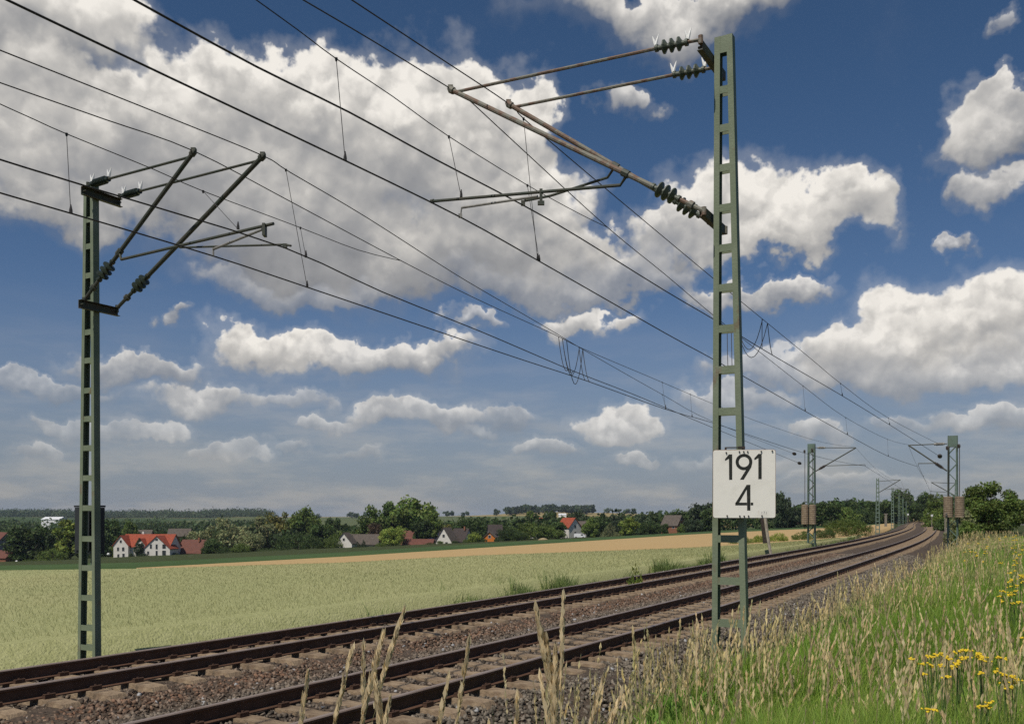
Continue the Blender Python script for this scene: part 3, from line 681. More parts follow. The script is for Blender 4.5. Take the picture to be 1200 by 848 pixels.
# -- the row of masts receding into the distance ---------------------------
def far_mast(px, top_py, off, side, label, wide=.5, s=None):
    if s is None: x, y, t, s = at_px(off, px)
    else: x, y, t = [float(q) for q in cl(s, off)]
    z0 = gz(x,y); z1 = zpix(top_py, y); H = z1-z0
    bts = [(H*(i+.5)/14, .16) for i in range(14)]
    root = empty('catenary_mast', (x,y,z0), -t); tag(root, label, 'catenary mast', 'masts receding along the curve')
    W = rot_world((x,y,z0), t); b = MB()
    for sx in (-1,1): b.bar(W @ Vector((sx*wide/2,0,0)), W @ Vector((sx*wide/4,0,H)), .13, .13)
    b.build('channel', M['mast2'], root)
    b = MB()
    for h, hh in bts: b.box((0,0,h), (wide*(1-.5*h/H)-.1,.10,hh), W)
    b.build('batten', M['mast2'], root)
    b = MB(); T = W @ Vector((side*3.2,0,H-.3)); b.tube([W @ Vector((0,0,H-.5)), T], .04, 5); b.tube([W @ Vector((0,0,H-2.3)), T], .06, 5); b.tube([W @ Vector((side*1.1,0,H-1.75)), W @ Vector((side*3.4,0,H-1.55))], .035, 5); b.build('cantilever', M['tube2'], root)
    return T, W @ Vector((side*3.3,0,H-1.65)), s
fm = []
for px, tp, lb_ in ((1028.5,560,'first plain mast beyond the left lattice mast, against the trees'),(1046,571,'second plain mast beyond the left lattice mast'),(1053.6,577,'third plain mast beyond the left lattice mast'),(1058,582,'thin fourth plain mast beyond the left lattice mast'),(1062,587,'farthest tiny plain mast of the left row')):
    fm.append(far_mast(px, tp, -SP-3.4, 1, lb_, .55))
fr = []
for s_, tp, lb_ in ((148,562,'green mast half hidden in shrubs beyond the right lattice mast'),(213,577,'tiny green mast deep among the shrubs on the right')):
    fr.append(far_mast(0, tp, 3.4, -1, lb_, .5, s_))
for pts, lab in (([(TLc,CLc)]+[(a,c) for a,c,s in fm], 'distant overhead line running on beyond the left lattice mast'), ([(TRa,CRa)]+[(a,c) for a,c,s in fr], 'distant overhead line running on beyond the right lattice mast')):
    mw, cw, dr = [], [], []
    for (a, c), (a2, c2) in zip(pts[:-1], pts[1:]):
        mw += [a+(a2-a)*(i/8)-Vector((0,0,.8*4*(i/8)*(1-i/8))) for i in range(8)]; cw.append(c)
        dr += [(a+(a2-a)*q-Vector((0,0,.8*4*q*(1-q))), c+(c2-c)*q) for q in (.25,.5,.75)]
    overhead(lab, cw+[pts[-1][1]], mw+[pts[-1][0]], None, dr)

# ------------------------------------------------------------------ the fields
def ray_hit(px, py, h=0., y0=8., y1=1500.):
    """where the ray through a photo pixel meets the land (h above it)"""
    Y = np.geomspace(y0, y1, 900); X = (px-600)/F*Y; g = ground(X, Y)+h-(EYE+(HY-py)*Y/F)
    i = np.nonzero(g >= 0)[0]; return Y[i[0]] if len(i) else y1
LOWB = [(-260,679),(-150,674),(0,668),(160,666),(400,659),(560,650.5),(800,642),(880,637.5),(950,633),(1000,629),(1018,626.5)]
TANB = [(-260,678.5),(-150,673.5),(0,667.5),(85,666.5),(160,665),(400,652),(800,626.5),(836,624.5),(920,620.5),(1000,617),(1056,611.5)]
GRNB = [(-260,674),(-150,669),(0,662.5),(160,659),(400,647),(560,637),(800,624),(836,622),(900,618.5),(1000,614.5),(1056,610.3)]
def ip(tab, px): return float(np.interp(px, [p[0] for p in tab], [p[1] for p in tab]))
def field_sheet(name, cols, near, far, h, m, rows=26, label=None):
    V = []; 
    for px in cols:
        ya, yb = near(px), far(px); yb = max(yb, ya*1.02)
        Y = np.geomspace(ya, yb, rows); X = (px-600)/F*Y; V.append(np.stack([X, Y, X*0], 1))
    V = np.array(V); sh = V.shape; V = V.reshape(-1,3); V[:,2] = ground(V[:,0], V[:,1])+h
    V = V.reshape(sh); V[:,0,2] -= h*.9; V = V.reshape(-1,3)
    n = len(cols); a, b = np.meshgrid(np.arange(n-1), np.arange(rows-1), indexing='ij')
    q = np.stack([a*rows+b, (a+1)*rows+b, (a+1)*rows+b+1, a*rows+b+1], -1).reshape(-1,4)
    return tag(np_obj(name, V, [q], m, smooth=True), kind='structure')
def near_edge(px): return at_px(-7.35, px)[1]
def crop_mat(name, c1, c2, c3, s1, s2):
    m = mat(name, c1, .95, c2, s1, 8, bump=.8, bscale=s2, spec=.05, lo=.38, hi=.62); nt = m.node_tree; N = nt.nodes; L = nt.links
    n = N.new('ShaderNodeTexNoise'); n.inputs['Scale'].default_value = .035; n.inputs['Detail'].default_value = 5
    mp = N.new('ShaderNodeMapping'); mp.inputs['Scale'].default_value = (1,.35,1); mp.inputs['Rotation'].default_value = (0,0,-.5)
    tc = [x for x in N if x.type == 'TEX_COORD'][0]; L.new(tc.outputs['Object'], mp.inputs[0]); L.new(mp.outputs[0], n.inputs['Vector'])
    b = N['Principled BSDF']; old = b.inputs['Base Color'].links[0].from_socket
    mr = N.new('ShaderNodeMapRange'); mr.inputs[1].default_value = .4; mr.inputs[2].default_value = .68; L.new(n.outputs['Fac'], mr.inputs[0])
    mx = N.new('ShaderNodeMix'); mx.data_type = 'RGBA'; L.new(mr.outputs[0], mx.inputs[0]); L.new(old, mx.inputs[6]); mx.inputs[7].default_value = (*c3,1); L.new(mx.outputs[2], b.inputs['Base Color'])
    return m
WH = .62
cols = list(range(-260, 1019, 13))
f_wheat = lambda px: ray_hit(px, ip(LOWB,px), WH)
field_sheet('wheat_field', cols, near_edge, f_wheat, WH, crop_mat('wheat_crop', (.385,.39,.19), (.32,.33,.15), (.42,.395,.20), 7., 20.), rows=40)
cols2 = list(range(-260, 1057, 12)); cols3 = [c for c in cols2 if c >= 150]
field_sheet('ripe_grain_field', cols3, lambda px: (f_wheat(px)*1.004 if px < 1018 else near_edge(px)*1.05), lambda px: ray_hit(px, ip(TANB,px), .5), .5, crop_mat('ripe_grain', (.50,.36,.18), (.42,.29,.135), (.46,.32,.155), 3., 8.), rows=18)
field_sheet('green_crop_field', cols2, lambda px: ray_hit(px, ip(TANB,px), .5)*1.003, lambda px: ray_hit(px, ip(GRNB,px), .5), .52, crop_mat('green_crop', (.062,.105,.038), (.052,.085,.032), (.075,.12,.045), 1., 3.), rows=12)

def blades(name, B, hgt, wid, lean, tint, m, curve=.5):
    """thin tapering blades: B (n,3) feet, lean (n,2) sideways reach of the tip"""
    n = len(B); ang = RNG.uniform(0, math.pi, n); wx, wy = np.cos(ang)*wid/2, np.sin(ang)*wid/2
    mid = B+np.stack([lean[:,0]*.35, lean[:,1]*.35, hgt*.58], 1); tip = B+np.stack([lean[:,0], lean[:,1], hgt*(1-.12*curve)], 1)
    o = np.stack([wx, wy, wx*0], 1)
    V = np.stack([B-o, B+o, mid+o*.8, mid-o*.8, tip], 1).reshape(-1,3); k = 5*np.arange(n)[:,None]
    return np_obj(name, V, [k+np.array([[0,1,2,3]]), k+np.array([[3,2,4]])], m, tint=np.repeat(tint, 5, 0))
def clump_noise(X, Y, f, ph): return .5+.25*(np.sin(X*f+ph+1.7*np.sin(Y*f*.6))+np.sin(Y*f*1.13+2.1*ph+1.3*np.sin(X*f*.7)))
def wheat_ears():
    N = 230000; px = RNG.uniform(-40, 1010, N); u = RNG.random(N)
    ya = np.interp(px, cols, [near_edge(c) for c in cols]); yb = np.minimum(np.interp(px, cols, [f_wheat(c) for c in cols]), 110)
    Y = ya*(np.maximum(yb,ya*1.01)/ya)**(u**.9); X = (px-600)/F*Y; z = ground(X, Y)
    fringe = np.clip((Y-ya)/1.2, .35, 1)
    B = np.stack([X, Y, z+(WH-.22)*fringe], 1); h = RNG.uniform(.16,.34,N)*(.6+.4*fringe); sz = np.clip(Y/26, .8, 3.)
    g = (RNG.uniform(.62,1.15,N)*(.86+.26*clump_noise(X, Y, .11, .4))*(.93+.14*clump_noise(X, Y, .55, 1.4)))[:,None]; mix = RNG.random(N)[:,None]
    t = g*(np.array([[.42,.405,.20]])*mix+np.array([[.31,.335,.15]])*(1-mix))
    tag(blades('wheat_ears', B, h, .019*sz, RNG.normal(0,.07,(N,2)), t, M['wheat']), 'pale green wheat ears over the field beyond the tracks', 'wheat', kind='stuff')
wheat_ears()

# ------------------------------------------------------------------ trees
def leaf_cloud(clumps, n, size, rs, base, var=.3, flat=.0):
    """leaf-sized faces spread through clumps (x,y,z,r); shell-heavy, with open gaps between the clumps"""
    c = np.array(clumps); w = c[:,3]**2; i = rs.choice(len(c), n, p=w/w.sum()); c = c[i]
    d = rs.standard_normal((n,3)); d /= np.linalg.norm(d, axis=1, keepdims=True)
    r = c[:,3]*(.35+.65*rs.random(n)**.45)*(1+.12*rs.standard_normal(n)); p = c[:,:3]+d*r[:,None]*np.array([1,1,.85])
    nrm = d+.75*rs.standard_normal((n,3)); nrm /= np.linalg.norm(nrm, axis=1, keepdims=True)
    a = np.cross(nrm, rs.standard_normal((n,3))); a /= np.linalg.norm(a, axis=1, keepdims=True); b = np.cross(nrm, a)
    s = (size*rs.uniform(.6,1.35,n))[:,None]
    V = np.stack([p-a*s*.55, p-b*s*.42, p+a*s*.75, p+b*s*.42], 1).reshape(-1,3)
    ct = rs.uniform(1-var, 1+var, len(clumps))[i]; t = (ct*rs.uniform(.75,1.25,n))[:,None]*np.array([base]); t[:,0] *= rs.uniform(.85,1.25,n)
    return V, [np.arange(4*n).reshape(-1,4)], np.repeat(t, 4, 0)
def crown_clumps(kind, rs):
    o = []
    if kind == 'round':
        for i in range(46):
            d = rs.standard_normal(3); d /= np.linalg.norm(d); q = rs.random()**.45
            o.append((d[0]*.36*q, d[1]*.36*q, .58+d[2]*.34*q-(.05 if d[2] < 0 else 0), rs.uniform(.09,.16)))
    elif kind == 'broad':
        for i in range(60):
            a = rs.uniform(0, 6.283); q = rs.random()**.5; h = rs.uniform(0,1); top = .95-.34*q*q
            o.append((math.cos(a)*.44*q, math.sin(a)*.44*q, .20+(top-.20)*h, rs.uniform(.08,.15)))
    elif kind == 'tall':
        for i in range(44):
            h = rs.random(); w = .26*math.sin(math.pi*min(.96,(h*.85+.14)))+.03; a = rs.uniform(0,6.283); q = rs.random()**.5
            o.append((math.cos(a)*w*q, math.sin(a)*w*q, .14+.80*h, rs.uniform(.06,.11)))
    elif kind == 'cone':
        for i in range(60):
            h = rs.random()**1.2; w = .30*(1-h)+.015; a = rs.uniform(0,6.283); q = rs.random()**.4
            o.append((math.cos(a)*w*q, math.sin(a)*w*q, .06+.92*h, .03+.065*(1-h)))
    elif kind == 'bush':
        for i in range(85):
            a = rs.uniform(0,6.283); q = rs.random()**.5; h = rs.random()**.8; top = .84-.44*q*q
            o.append((math.cos(a)*.45*q, math.sin(a)*.45*q, .02+top*h, rs.uniform(.085,.14)))
    return o
def trunk_mesh(rs, h=.62, kind='round'):
    b = MB(); b.tube([(0,0,-.03),(.004,.003,.12),(-.006,.004,.32),(.0,.0,h)], [.030,.024,.019,.008], 7)
    for i in range(6):
        a = i*1.05+rs.uniform(0,.5); z = rs.uniform(.2,.42); b.tube([(0,0,z),(math.cos(a)*.12,math.sin(a)*.12,z+.12),(math.cos(a)*.24,math.sin(a)*.24,z+.26)], [.012,.008,.003], 5)
    return b
TONES = {k_: tuple(c_*m_ for c_, m_ in zip(t_, (3.3,2.95,2.3))) for k_, t_ in {'mid':(.044,.072,.020), 'dark':(.022,.040,.014), 'light':(.072,.105,.026), 'silver':(.070,.088,.052), 'blue':(.020,.034,.020), 'olive':(.060,.068,.022), 'purple':(.030,.024,.018)}.items()}
PROTO = {}
def proto(kind, tone, n, var, asp=1.):
    key = (kind, tone, n, var, asp)
    if key not in PROTO:
        rs = np.random.default_rng(hash((kind, tone, var)) % 1000 if False else sum(map(ord, kind+tone))*7+var*131+n)
        cc = crown_clumps(kind, rs)
        if asp > 1.: cc = [(c[0]*asp, c[1]*asp, c[2], c[3]*1.1) for k_ in range(int(asp+.5)) for c in crown_clumps(kind, rs)]
        V, Fq, t = leaf_cloud(cc, n, .045*(4000/n)**.33*(1.15 if kind != 'cone' else .8), rs, TONES[tone])
        o = np_obj('crown', V, Fq, M['leaf'], tint=t); t_ = trunk_mesh(rs, .6 if kind != 'bush' else .4).build('trunk', M['bark'], smooth=True)
        PROTO[key] = (o.data, t_.data); bpy.data.objects.remove(o); bpy.data.objects.remove(t_)
    return PROTO[key]
_tv = [0]
def tree(px, top, wpx, Y, kind, tone, label, group=None, name='tree', cat='tree', n=5200, base=None, stretch=1.0):
    """a tree whose crown is wpx photo pixels wide and reaches row `top`, standing Y metres ahead"""
    x = (px-600)/F*Y; z = gz(x, Y) if base is None else zpix(base, Y); H = max(zpix(top, Y)-z, 1.); W_ = wpx*Y/F
    sink = (.20 if kind in ('round','broad') else .08) if group == G1 else .0; z -= H*sink; H *= 1+sink
    _tv[0] += 1; span = {'round':.94,'broad':1.02,'tall':.66,'cone':.66,'bush':1.05}[kind]
    asp = W_/span/(H*1.03); aq = round(asp*2)/2 if asp > 1.3 else 1.; cr, tr = proto(kind, tone, n, _tv[0] % 3, aq)
    r = bpy.data.objects.new(name, None); C.objects.link(r); r.location = (x, Y, z-.1); r.scale = (W_/span/aq, W_/span/aq*stretch, H*1.03); r.rotation_euler = (0,0,random.uniform(0,6.28))
    tag(r, label, cat, group)
    for nm, me in (('trunk', tr), ('crown', cr)):
        o = bpy.data.objects.new(nm, me); C.objects.link(o); o.parent = r
    return r
G1 = 'trees along the village edge'
T = [
 # left of and round the white apartment house
 (8,634,40,352,'round','dark','dark low tree at the far left end of the village edge'),
 (33,614,58,340,'round','dark','wide dark tree left of the mast, over the brown roofs'),
 (58,618,36,372,'round','dark','dark tree between the wide dark tree and the yellow green one'),
 (80,609,40,345,'tall','light','yellow green tree directly left of the left mast'),
 (62,640,40,336,'bush','mid','low rounded green bush below the yellow green tree'),
 (36,654,22,334,'bush','mid','small clipped bush in front of the wide dark tree'),
 (128,607,36,366,'broad','dark','dark broad tree right behind the left mast'),
 (139,634,20,338,'round','mid','small round tree against the left gable of the white apartment house'),
 (163,630,22,332,'cone','blue','dark conifer in front of the white apartment house'),
 (152,609,22,400,'round','mid','mid green tree over the red roof, left side'),
 (212,627,20,362,'round','dark','dark tree between the white apartment house and the brown roofed cottage'),
 (228,618,34,385,'round','silver','greyish willow over the brown roofed cottage'),
 (250,630,32,340,'round','dark','dark round tree right of the brown roofed cottage'),
 (266,606,52,400,'broad','silver','large grey green willow behind the dark round tree'),
 (262,640,26,338,'round','dark','smaller dark tree beside the grassy gap'),
 (294,622,40,350,'round','silver','silver green willow right of the grassy gap'),
 (306,606,36,420,'round','silver','pale silvery tree behind the silver green willow'),
 (326,600,48,430,'broad','olive','tall olive tree in the middle of the left belt'),
 (357,594,44,430,'round','mid','tall rounded tree topping the left belt'),
 (318,640,40,338,'bush','dark','low dark bush edging the green strip'),
 (350,622,62,345,'broad','dark','wide dark tree in front of the tall rounded tree'),
 (376,612,40,370,'round','dark','dark tree right of the wide dark tree'),
 (390,605,24,450,'round','dark','small dark tree standing against the yellow hill field'),
 (404,622,56,365,'round','mid','bright mid green tree behind the little white house'),
 (388,630,40,348,'round','mid','green tree touching the little white house on its left'),
 # the big crown and the houses under it
 (434,593,46,385,'round','mid','large tree left of the biggest crown'),
 (455,588,34,400,'tall','dark','tall dark flank of the biggest crown, left'),
 (484,582.5,66,395,'round','mid','biggest tree of the village, its crown above everything'),
 (508,600,30,380,'round','mid','tree on the right flank of the biggest crown'),
 (494,608,34,365,'round','dark','dark tree below the biggest crown'),
 (438,612,24,372,'round','purple','dark purple leaved tree below the large left crown'),
 (461,616,42,348,'round','light','bright green rounded tree at the field edge under the biggest crown'),
 (419,634,12,342,'cone','blue','small dark pine before the grey long roof, left one'),
 (426,632,10,342,'cone','blue','small dark pine before the grey long roof, right one'),
 (520,614,34,395,'round','olive','olive tree behind the solar roof'),
 (553,605,50,372,'round','dark','broad dark tree right of the grey steep roofs'),
 (556,623,20,340,'round','light','light green bush left of the orange shed'),
 (583,612,44,385,'round','dark','dark tree behind the orange shed'),
 (596,618,38,350,'round','dark','dark tree just right of the orange shed'),
 (616,612,44,362,'round','mid','mid green tree at the centre of the right belt'),
 (622,600,26,470,'tall','mid','slim upright tree on the slope below the hilltop wood'),
 (638,614,34,355,'round','mid','green tree beside the small pale hut'),
 (652,610,30,365,'round','dark','dark tree left of the red roofed house'),
 (644,597,22,480,'round','dark','dark round tree on the slope above the red roofed house'),
 (677,597,32,420,'round','blue','very dark round tree above the red roofed house'),
 (700,604,40,380,'round','dark','dark tree right of the red roofed house'),
 (692,606,26,360,'round','mid','green tree right next to the red roofed house'),
 (715,612,30,345,'cone','silver','grey green fir in the right belt'),
 (720,602,44,420,'broad','blue','broad very dark tree behind the grey green fir'),
 (738,605,28,345,'round','light','light yellow green tree in the right belt'),
 (752,601,34,390,'broad','blue','dark crown behind the light yellow green tree'),
 (762,610,40,355,'round','dark','dark tree left of the house with the orange brick side'),
 (776,603,40,430,'broad','dark','dark crown over the house with the orange brick side'),
 (795,597,44,410,'broad','dark','dark tree rising right of the house with the orange brick side'),
 (822,587,44,395,'round','blue','tall very dark tree left of the white board'),
 (836,594,40,370,'round','dark','dark tree half behind the right mast'),
 (812,606,30,350,'round','blue','dark lower tree before the tall very dark tree'),
 (862,590,50,380,'round','dark','dark tree hidden mostly by the white board'),
 # right of the board
 (917,572.5,30,345,'round','blue','very dark tall tree just right of the white board'),
 (905,588,44,360,'broad','dark','dark tree at the white board, below the tall one'),
 (935,593,38,350,'broad','blue','low black green tree left of the left lattice mast'),
 (970,586,44,330,'round','dark','rounded tree right of the left lattice mast'),
 (955,592,34,370,'round','dark','dark tree behind the left lattice mast'),
 (990,594,40,350,'round','mid','mid green tree in the dip of the far row'),
 (1002,586,46,470,'broad','blue','distant dark wood edge shaped like a low dome'),
 (1015,595,44,390,'round','dark','dark tree left of the first plain mast'),
 (1034,585,44,400,'round','dark','dark tree behind the first plain mast'),
 (1057,572,32,430,'round','dark','tall rounded tree behind the small plain masts'),
 (1045,588,34,400,'round','dark','lower dark tree beside the tall rounded one'),
]
T += [
 (446,634,14,340,'bush','mid','low green hedge right of the long grey brown roof'),
 (505,636,16,338,'bush','dark','dark hedge in front of the solar roofed house'),
 (516,633,12,342,'round','mid','small tree between the solar roof and the steep white gable'),
 (533,634,10,341,'round','dark','small dark tree between the twin steep roofs'),
 (548,630,14,341,'bush','mid','bush hiding the right corner of the steep dark roofed house'),
 (585,628,14,338,'bush','dark','dark bush right beside the orange shed'),
 (566,629,12,340,'bush','dark','dark bush left beside the orange shed'),
 (607,622,30,345,'round','dark','wide dark tree at the green strip left of the pale heap'),
 (656,620,20,345,'round','mid','green tree covering the left half of the red roofed house'),
 (779,612,12,350,'round','dark','small dark tree covering the orange brick side'),
 (800,610,14,352,'bush','mid','bush right of the white gable near the right mast'),
 (242,640,16,338,'round','dark','dark tree touching the right gable of the brown roofed cottage'),
 (204,646,12,335,'bush','dark','dark bush between apartment house and brown roofed cottage'),
 (22,640,26,338,'bush','dark','dark bush in front of the brown roofs at the far left'),
 (100,625,30,345,'round','dark','dark tree in the gap right behind the dark box'),
 (282,634,26,340,'bush','mid','bush at the right side of the grassy gap'),
]
for r in T: tree(*r[:6], r[6], G1)
G2 = 'trees and shrubs beside the curve'
for r in [
 (1077,585,26,520,'round','blue','dark blue green tree where the tracks vanish','tree'),
 (1084,577,30,400,'broad','dark','tree over the vanishing tracks, right side','tree'),
 (1098,576,28,260,'broad','mid','mid green tree left of the right lattice mast','tree'),
 (1092,590,24,210,'bush','mid','leafy shrub leaning to the far track','shrub'),
 (1105,588,22,170,'bush','mid','shrub behind the white trackside cabinet','shrub'),
 (1109,602,30,150,'bush','dark','low dark shrub under the white trackside cabinet','shrub'),
 (1068,584,20,560,'round','blue','small dark tree left of the vanishing tracks','tree'),
]: tree(*r[:6], r[6], G2, name=r[7], cat=r[7])
tree(1159,556.5,78,96,'bush','mid','big round leafy bush, right side behind the lattice mast', name='large_bush', cat='bush', n=18000, base=621)
tree(1126,590,38,72,'bush','silver','grey green bush wrapping the foot of the right lattice mast', name='shrub', cat='shrub', n=5000)
tree(1134,604,34,66,'bush','mid','low green bush right of the right lattice mast foot', name='shrub', cat='shrub', n=5000)
tree(994,603.5,62,112,'bush','mid','wide rounded green bush at the field edge, right of the left lattice mast', name='shrub', cat='shrub', n=12000, base=626)
tree(912,621,26,96,'bush','light','bright green small bush behind the leaning posts', name='shrub', cat='shrub', n=3600, base=634.5)
tree(941,619,30,100,'bush','mid','green bush left of the left lattice mast foot', name='shrub', cat='shrub', n=3600, base=633)
tree(966,616,30,104,'bush','dark','dark bush right of the left lattice mast foot', name='shrub', cat='shrub', n=3600, base=630.5)
tree(868,626,34,92,'bush','mid','bush seen between the legs of the right mast', name='shrub', cat='shrub', n=3600, base=637)
tree(889,628,18,94,'bush','light','small light shrub left of the leaning posts', name='shrub', cat='shrub', n=3000, base=636)

# woods far off: bands of crowns that read as one mass
def wood(name, label, px0, px1, Y, Ys, top, tone, count, hgt, seed, wid=None):
    rs = np.random.default_rng(seed); V = []; T_ = []
    for i in range(count):
        px = rs.uniform(px0, px1); y = Y+rs.uniform(-Ys, Ys); x = (px-600)/F*y; z = gz(x, y); h = hgt*rs.uniform(.7,1.15); w = (wid or hgt*.7)*rs.uniform(.7,1.2)
        cl_ = [(x+rs.normal(0,.25)*w, y+rs.normal(0,.25)*w, z+h*rs.uniform(.35,.85), w*rs.uniform(.22,.38)) for k in range(9)]
        v, f, t = leaf_cloud(cl_, 130 if Y < 1500 else 170, h*(.17 if Y < 1500 else .24), rs, np.array(TONES[tone])*rs.uniform(.75,1.25), .25); V.append(v); T_.append(t)
    V = np.concatenate(V); tag(np_obj(name, V, [np.arange(len(V)).reshape(-1,4)], M['leaf'], tint=np.concatenate(T_)), label, 'wood', kind='stuff')
wood('distant_forest', 'far bluish forest along the left horizon', -260, 315, 2300, 250, 0, 'blue', 600, 12, 1, 40)
wood('valley_woods', 'mid distance woods behind the white apartment house', -220, 330, 860, 130, 0, 'dark', 330, 11, 2, 20)
wood('village_greenery', 'mass of garden trees filling the valley', -150, 830, 500, 90, 0, 'dark', 520, 9.5, 3, 11)
wood('hilltop_wood', 'dark wood along the hilltop right of centre', 592, 694, 1750, 40, 0, 'blue', 70, 15, 4, 13)
wood('hill_trees', 'scattered dark trees along the hill crest', 372, 1010, 1800, 60, 0, 'blue', 46, 12, 5, 11)
wood('slope_trees', 'trees dotted over the green hillside', 530, 840, 900, 200, 0, 'dark', 90, 9, 6, 9)
wood('right_forest', 'dark forest behind the curve of the line', 880, 1130, 480, 60, 0, 'dark', 170, 11, 7, 10)
wood('right_far_trees', 'row of far trees past the big round bush', 1110, 1420, 330, 50, 0, 'dark', 110, 6, 8, 8)

# ------------------------------------------------------------------ houses
def house(label, px, Y, w, d, eave, ridge, rz, wall, roof, base=None, wins=(), side_wins=(), chimney=None, over=.35, name='house', cat='house', door=None, solar=False, group=None):
    """gabled house: ridge along local x, w long, d deep; rz turns it (0: long side to the camera); wins on the camera side, side_wins on the right-hand gable"""
    x = (px-600)/F*Y; z = gz(x, Y) if base is None else zpix(base, Y)
    r = empty(name, (x, Y, z), rz); tag(r, label, cat, group); W = Matrix.Translation((x,Y,z)) @ Matrix.Rotation(rz, 4, 'Z'); a, c = w/2, d/2
    b = MB(); vs = [(-a,-c,-4),(a,-c,-4),(a,c,-4),(-a,c,-4),(-a,-c,eave),(a,-c,eave),(a,c,eave),(-a,c,eave),(-a,0,ridge),(a,0,ridge)]
    b.add([W @ Vector(v) for v in vs], [(0,1,5,4),(1,2,6,9,5),(2,3,7,6),(3,0,4,8,7)]); b.build('wall', wall, r)
    s = (ridge-eave)/c; o = over; ze = eave-s*o; b = MB(); th = .22
    for sy in (-1,1):
        vs = [(-a-o,sy*(c+o),ze+.02),(a+o,sy*(c+o),ze+.02),(a+o,0,ridge+.02),(-a-o,0,ridge+.02)]
        top = [(p[0],p[1],p[2]+th) for p in vs]
        if sy > 0: vs, top = vs[::-1], top[::-1]
        b.hexa([W @ Vector(v) for v in vs], [W @ Vector(v) for v in top])
    rf = b.build('roof', roof, r)
    if chimney is not None:
        b = MB(); b.box((chimney,-c*.25,ridge+.25), (.6,.6,1.5), W); b.build('chimney', M['brick'], rf)
    if solar:
        b = MB(); n = 3; zz = lambda y: ridge+.02+th+s*y*1.0
        vs = [(-a*.8,-c*.9,ridge-s*c*.9+th+.06),(a*.8,-c*.9,ridge-s*c*.9+th+.06),(a*.8,-c*.1,ridge-s*c*.1+th+.06),(-a*.8,-c*.1,ridge-s*c*.1+th+.06)]
        b.hexa([W @ Vector(v) for v in vs], [W @ Vector((v[0],v[1],v[2]+.06)) for v in vs]); b.build('solar_panel', M['solar'], rf)
    for (wx, wz, ww, wh) in wins:
        b = MB(); b.box((wx,-c-.03,wz), (ww+.2,.06,wh+.2), W); fr_ = b.build('window', M['frame'], r); b = MB(); b.box((wx,-c-.065,wz), (ww,.03,wh), W); b.build('pane', M['glass'], fr_)
    for (wy, wz, ww, wh) in side_wins:
        b = MB(); b.box((a+.03,wy,wz), (.06,ww+.2,wh+.2), W); fr_ = b.build('window', M['frame'], r); b = MB(); b.box((a+.065,wy,wz), (.03,ww,wh), W); b.build('pane', M['glass'], fr_)
    if door: b = MB(); b.box((door,-c-.03,1.0), (1.0,.08,2.1), W); b.build('door', M['darkroof'], r)
    return r
